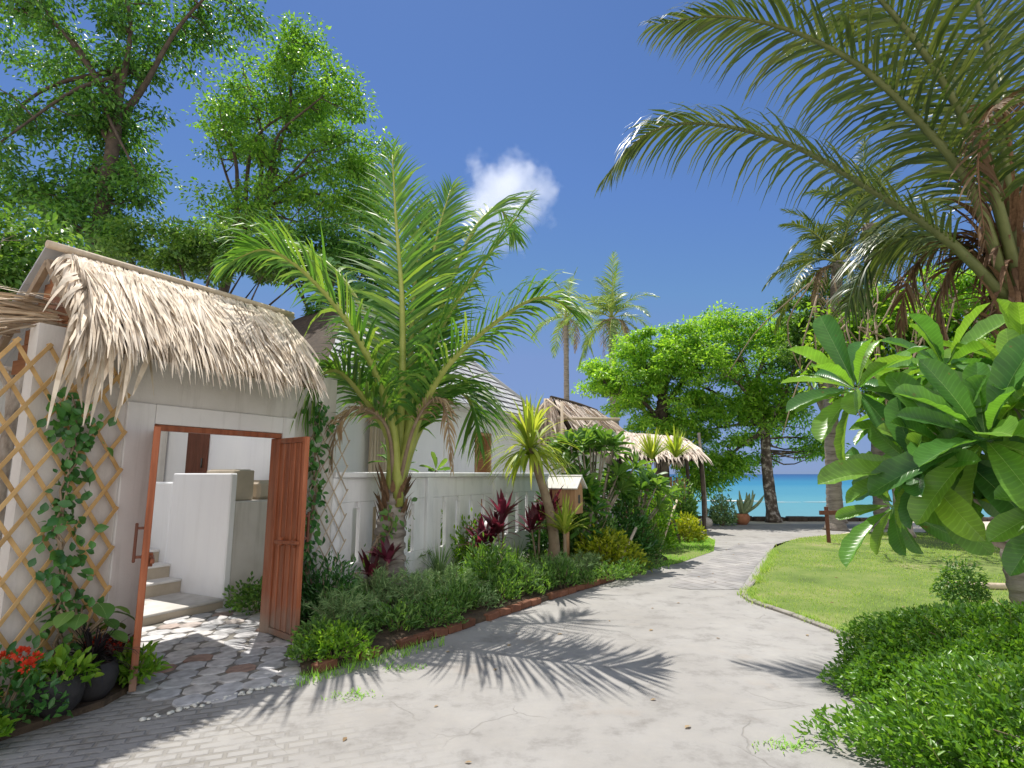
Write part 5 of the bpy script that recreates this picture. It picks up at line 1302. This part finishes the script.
for i, (u, v) in enumerate(gh):
    lab = 'small green ground herb filling the bed between the larger shrubs'; grp = 'small ground herbs along the bed edge'
    if g0 is None: g0 = bush('ground_herb', lab, bd(u, v), .26, .22, .24, 520, .06, M['leaf_mid'], 211, 'plant', grp, .3, 8, shell=.3, up=.8)
    else: dup(g0, bd(u, v), i * 1.7, (.8 + .5 * ((i * 37) % 10) / 10, .8 + .5 * ((i * 53) % 10) / 10, .8 + .9 * ((i * 71) % 10) / 10), lab, grp)
for lab, u, v, hh, n, L, m_, sd in (('tuft of dark green grass blades at the foot of the young palm', 372, 600, [.1], 120, .62, 'leaf_deep', 221), ('grassy tuft leaning over the bed between the fern and the palm', 440, 590, [.1], 110, .55, 'leaf_grey', 222), ('grassy tuft under the tall red-purple cordyline', 515, 580, [.1], 100, .5, 'leaf_mid', 223)):
    blade_plant('grass_tuft', lab, bd(u, v), hh, n, L, .016, 1.4, M[m_], sd, 'plant', None, (25, 88), .02)
bush('bed_shrub', 'dark leafy shrub against the fence between the palm and the lime clump', bd(432, 578), .42, .3, .95, 1500, .09, M['leaf_mid'], 224, 'shrub', None, .35, 12, shell=.3, up=.9)
bush('bed_shrub', 'dark green shrub in the corner between the fence and the open door leaf', bd(328, 628), .42, .3, .62, 1400, .08, M['leaf_deep'], 225, 'shrub', None, .3, 12, shell=.3, up=.9)
vine('climbing_vine', 'small leafy creeper clinging to the trunk of the young palm', [pb + (.1, -.30, .3), pb + (-.1, -.25, .7), pb + (.12, -.22, 1.05), pb + (.02, -.2, 1.25)], 70, .09, M['leaf_mid'], 226, .10)
# dragon tree with a leaning cane
b = at(556, 560, 9.4) * (1, 1, 0) + (0, 0, .05); t = at(530, 448, 9.3)
o = thing('dragon_tree', 'leaning dragon tree with a yellow green leaf crown above the fence end', 'tree', b); ms = MB(); ms.tube(spline([b, b * .5 + t * .5 + (.12, 0, -.05), t], 12), np.linspace(.10, .06, 12), 10); ms.build('trunk', M['stem_brown'], o)
mb = MB(); r = rng(176); rosette(mb, t, 110, .95, .065, 1.7, r, (-15, 88), 6); rosette(mb, t - ZA * .12, 50, .85, .06, 2.6, r, (-30, 30), 6); mb.build('crown', M['leaf_pandan'], o)
# screw pine tuft by the huts
b = at(664, 540, 14.2) * (1, 1, 0); t = at(664, 462, 14.2); o = thing('screw_pine', 'screw pine with an upright yellow green tuft before the beach hut', 'tree', b); ms = MB(); ms.tube(spline([b, b * .5 + t * .5 + (.05, 0, 0), t], 10), np.linspace(.12, .08, 10), 9)
for k in range(9): ms.tube([t * (1, 1, .6) + b * (0, 0, .4), b + np.array((math.cos(k * .7) * .4, math.sin(k * .7) * .4, 0))], .025, 5)
ms.build('trunk', M['bark_dark'], o); mb = MB(); r = rng(177); rosette(mb, t + (-.3, 0, .1), 60, .75, .06, .7, r, (25, 88), 5); rosette(mb, t + (.3, 0, .15), 60, .75, .06, .7, r, (25, 88), 5); mb.build('crown', M['leaf_pandan'], o)
# frangipani-like bushes
def tips(c, n, rx, ry, rz, seed):
    r = rng(seed); u = nrm(r.normal(size=(n, 3)) + ZA * .35); return np.asarray(c) + u * np.array((rx, ry, rz)) * r.uniform(.6, 1, (n, 1))
c = at(592, 470, 10.8); frangipani('frangipani_bush', 'tall frangipani bush with whorled leaves before the long thatched hut', (c[0], 10.8, .05), tips(c, 26, .8, .6, .8, 181), .36, 20, 181)
c = at(586, 512, 10.3); frangipani('frangipani_bush', 'lower frangipani bush with silvery broad leaves under the letter box', (c[0], 10.3, .05), tips(c, 10, .35, .3, .40, 182), .32, 15, 182, [M['leaf_big'], M['leaf_vein']])
c = at(634, 495, 11.6); frangipani('frangipani_bush', 'bright spreading frangipani in front of the white hut wall', (c[0], 11.6, .05), tips(c, 18, .75, .5, .35, 183), .34, 18, 183, [M['leaf_mid'], M['leaf_vein']])
bush('bed_shrub', 'dark green shrub under the bright spreading frangipani', (at(622, 560, 11.2)[0], 11.2, .05), .6, .5, 1.1, 2200, .10, M['leaf_deep'], 191, 'shrub', None, .4, 12, shell=.4)
bush('bed_shrub', 'green feathery bush right of the leaning bamboo pole', (at(640, 560, 11.4)[0], 11.4, .01), .45, .4, .85, 2400, .10, M['leaf_mid'], 192, 'shrub', None, .14, 14, shell=.2, up=1.2)
bush('bed_shrub', 'mid green shrub below the tall frangipani behind the croton', (at(588, 560, 10.4)[0], 10.4, .05), .6, .5, 1.0, 2400, .10, M['leaf_mid'], 193, 'shrub', None, .4, 12, shell=.4)
bush('bed_shrub', 'green shrub around the posts of the beach hut', at(684, 535, 16) * (1, 1, 0), .42, .4, 1.4, 2200, .12, M['leaf_mid'], 194, 'shrub', None, .4, 12, shell=.4)
bush('bed_shrub', 'leafy green bush between the screw pine and the long thatched hut', at(652, 530, 13) * (1, 1, 0), .5, .5, 1.5, 2000, .12, M['leaf_lime'], 195, 'shrub', None, .35, 12, shell=.4)
bush('bed_shrub', 'dark shrub closing the gap between the villa window and the letter box', (at(556, 540, 10.9)[0], 10.9, .05), .55, .4, 1.2, 2000, .11, M['leaf_deep'], 196, 'shrub', None, .4, 12, shell=.4)
# broad leaves showing above the fence behind the palm
x = W(3.9, -.55); frangipani('frangipani_bush', 'round leafed shrub peeping over the fence right of the young palm', (x[0], x[1], 0), [W(3.75, -.5, 1.85), W(4.1, -.5, 1.75), W(3.95, -.45, 2.1), W(5.0, -.5, 1.72)], .30, 9, 184, [M['leaf_mid'], M['leaf_vein']])
# potted cactus at the path end, stones
cpn = at(742, 520, 19.3) * (1, 1, 0); pot('plant_pot', 'terracotta pot with a cactus at the beach end of the path', cpn, .26, .36, 'terracotta')
o = thing('cactus', 'pale upright cactus growing from the terracotta pot by the sea', 'cactus', cpn + ZA * .33); mb = MB(); r = rng(198)
for k in range(13): a = cpn + np.array((r.normal(0, .07), r.normal(0, .07), .3)); dx = r.normal(.12, .16); mb.tube(spline([a, a + (dx, r.normal(0, .1), .35), a + (dx * 1.6, r.normal(0, .15), r.uniform(.5, .85))], 7), [.03, .045, .05, .05, .045, .035, .012], 7)
mb.build('stem', M['cactus'], o)
bush('shore_shrub', 'grey green shrub left of the terracotta cactus pot', at(722, 522, 19) * (1, 1, 0), .45, .4, .95, 1300, .12, M['leaf_grey'], 199, 'shrub', None, .35, 10, shell=.3)
def stone(label, p, s, seed, mat='concrete_edge'):
    r = rng(seed); mb = MB(); lat = np.linspace(-1.4, 1.57, 7); mb.lathe((0, 0, 0), [(abs(math.cos(a)) + .001, math.sin(a)) for a in lat], 10, jit=.10, r=r)
    v = np.concatenate(mb.v) * np.array(s); mb.v = [v]; o = mb.build('stone', M[mat]); o.location = (np.asarray(p) + ZA * s[2] * .6).tolist(); o['label'] = label; o['category'] = 'stone'
stone('pale rounded stone lying in the bed below the dark cordyline', bd(530, 590), (.18, .13, .07), 1); stone('white rounded stone at the pole by the path end', at(706, 527, 18.7) * (1, 1, 0), (.22, .2, .18), 2)
stone('reddish brick lump at the corner of the entrance paving', G(322, 668), (.09, .07, .05), 3, 'brick')
# white lumps modelled in place of sunlight bits along the paving's front edge
r = rng(7); mb = MB()
for k in range(46):
    f = k / 45; p = np.array((-2.50, 4.16, .006)) * (1 - f) + np.array((-1.72, 4.94, .006)) * f + np.r_[r.normal(0, .02, 2), 0]; q = r.uniform(.012, .026)
    mb.lathe(p, [(.001, -.004), (q, .002), (q * .8, q * .6), (.001, q * .8)], 7, jit=.12, r=r)
o = mb.build('edge_light_flecks', M['petal_white']); o['kind'] = 'stuff'; o['label'] = 'row of small white lumps standing for light flecks along the entrance paving edge'; o['category'] = 'pebbles'
# weeds at the brick edge
grass_on('grass', [(-1.7, 4.7), (-.6, 5.9), (-.75, 6.1), (-1.75, 5.0)], 900, (-1.8, -.5, 4.7, 6.1), .07, M['grass_bright'], 17, 'tuft of grass creeping over the path at the brick edging')

# fallen leaves and twigs on the drive and the lawn
r = rng(301); n = 70; x = r.uniform(-1.5, 6, n); y = 3.4 + 11 * r.uniform(0, 1, n) ** 1.4
k = inside(x, y, [tuple(q[:2]) for q in path_pts]) | inside(x, y, lawn_r); x, y = x[k], y[k]; n = len(x)
mb = MB(); a = r.uniform(0, 6.28, n); tv, tf = t_leaf(.5, .10, .04)
mb.inst(tv, tf, frames(np.c_[np.cos(a), np.sin(a), r.normal(0, .03, n)], ZA + r.normal(0, .10, (n, 3)), r.uniform(.03, .065, n)), np.c_[x, y, np.full(n, .011)])
o = mb.build('fallen_leaves', M['leaf_dry']); o['kind'] = 'stuff'; o['label'] = 'dry fallen leaves scattered over the drive and lawn'; o['category'] = 'leaf litter'
edge = spline([(3.50, 5.9, 0), (3.33, 7.0, 0), (3.17, 8.03, 0), (3.78, 9.2, 0), (4.80, 11.1, 0), (6.2, 13.8, 0)], 400); m = 5000; i = r.integers(0, 400, m)
p = edge[i] + np.c_[r.normal(.03, .05, m), r.normal(0, .05, m), np.full(m, .006)]; a = r.uniform(0, 6.28, m)
k = (np.sin(i * .11) + np.sin(i * .043 + 1) + r.normal(0, .6, m)) > -.2; p, a = p[k], a[k]; m = len(p)
mb = MB(); blades(mb, p, np.c_[np.cos(a) * .7 - .25, np.sin(a) * .7, np.ones(m)], np.c_[-np.sin(a), np.cos(a), np.zeros(m)], r.uniform(.04, .10, m), .009, 1.0, 3, 0, (1, .8, .06))
o = mb.build('grass', M['grass']); o['kind'] = 'stuff'; o['label'] = 'longer uncut grass spilling over the curved lawn kerb'; o['category'] = 'grass'
# weeds in the cracks of the drive
r = rng(302); m = 500; c = np.array([(2.1, 4.0), (2.45, 4.25), (2.3, 3.75), (-.95, 5.2), (-1.2, 4.6), (1.7, 3.8)])[r.integers(0, 6, m)]
p = np.c_[c + r.normal(0, 1, (m, 2)) * np.array((.10, .05)), np.full(m, .005)]; a = r.uniform(0, 6.28, m)
mb = MB(); blades(mb, p, np.c_[np.cos(a) * .8, np.sin(a) * .8, np.full(m, .7)], np.c_[-np.sin(a), np.cos(a), np.zeros(m)], r.uniform(.02, .06, m), .008, .8, 3, 0, (1, .8, .06))
o = mb.build('crack_weeds', M['grass_bright']); o['kind'] = 'stuff'; o['label'] = 'small weeds growing in cracks of the concrete drive'; o['category'] = 'weeds'
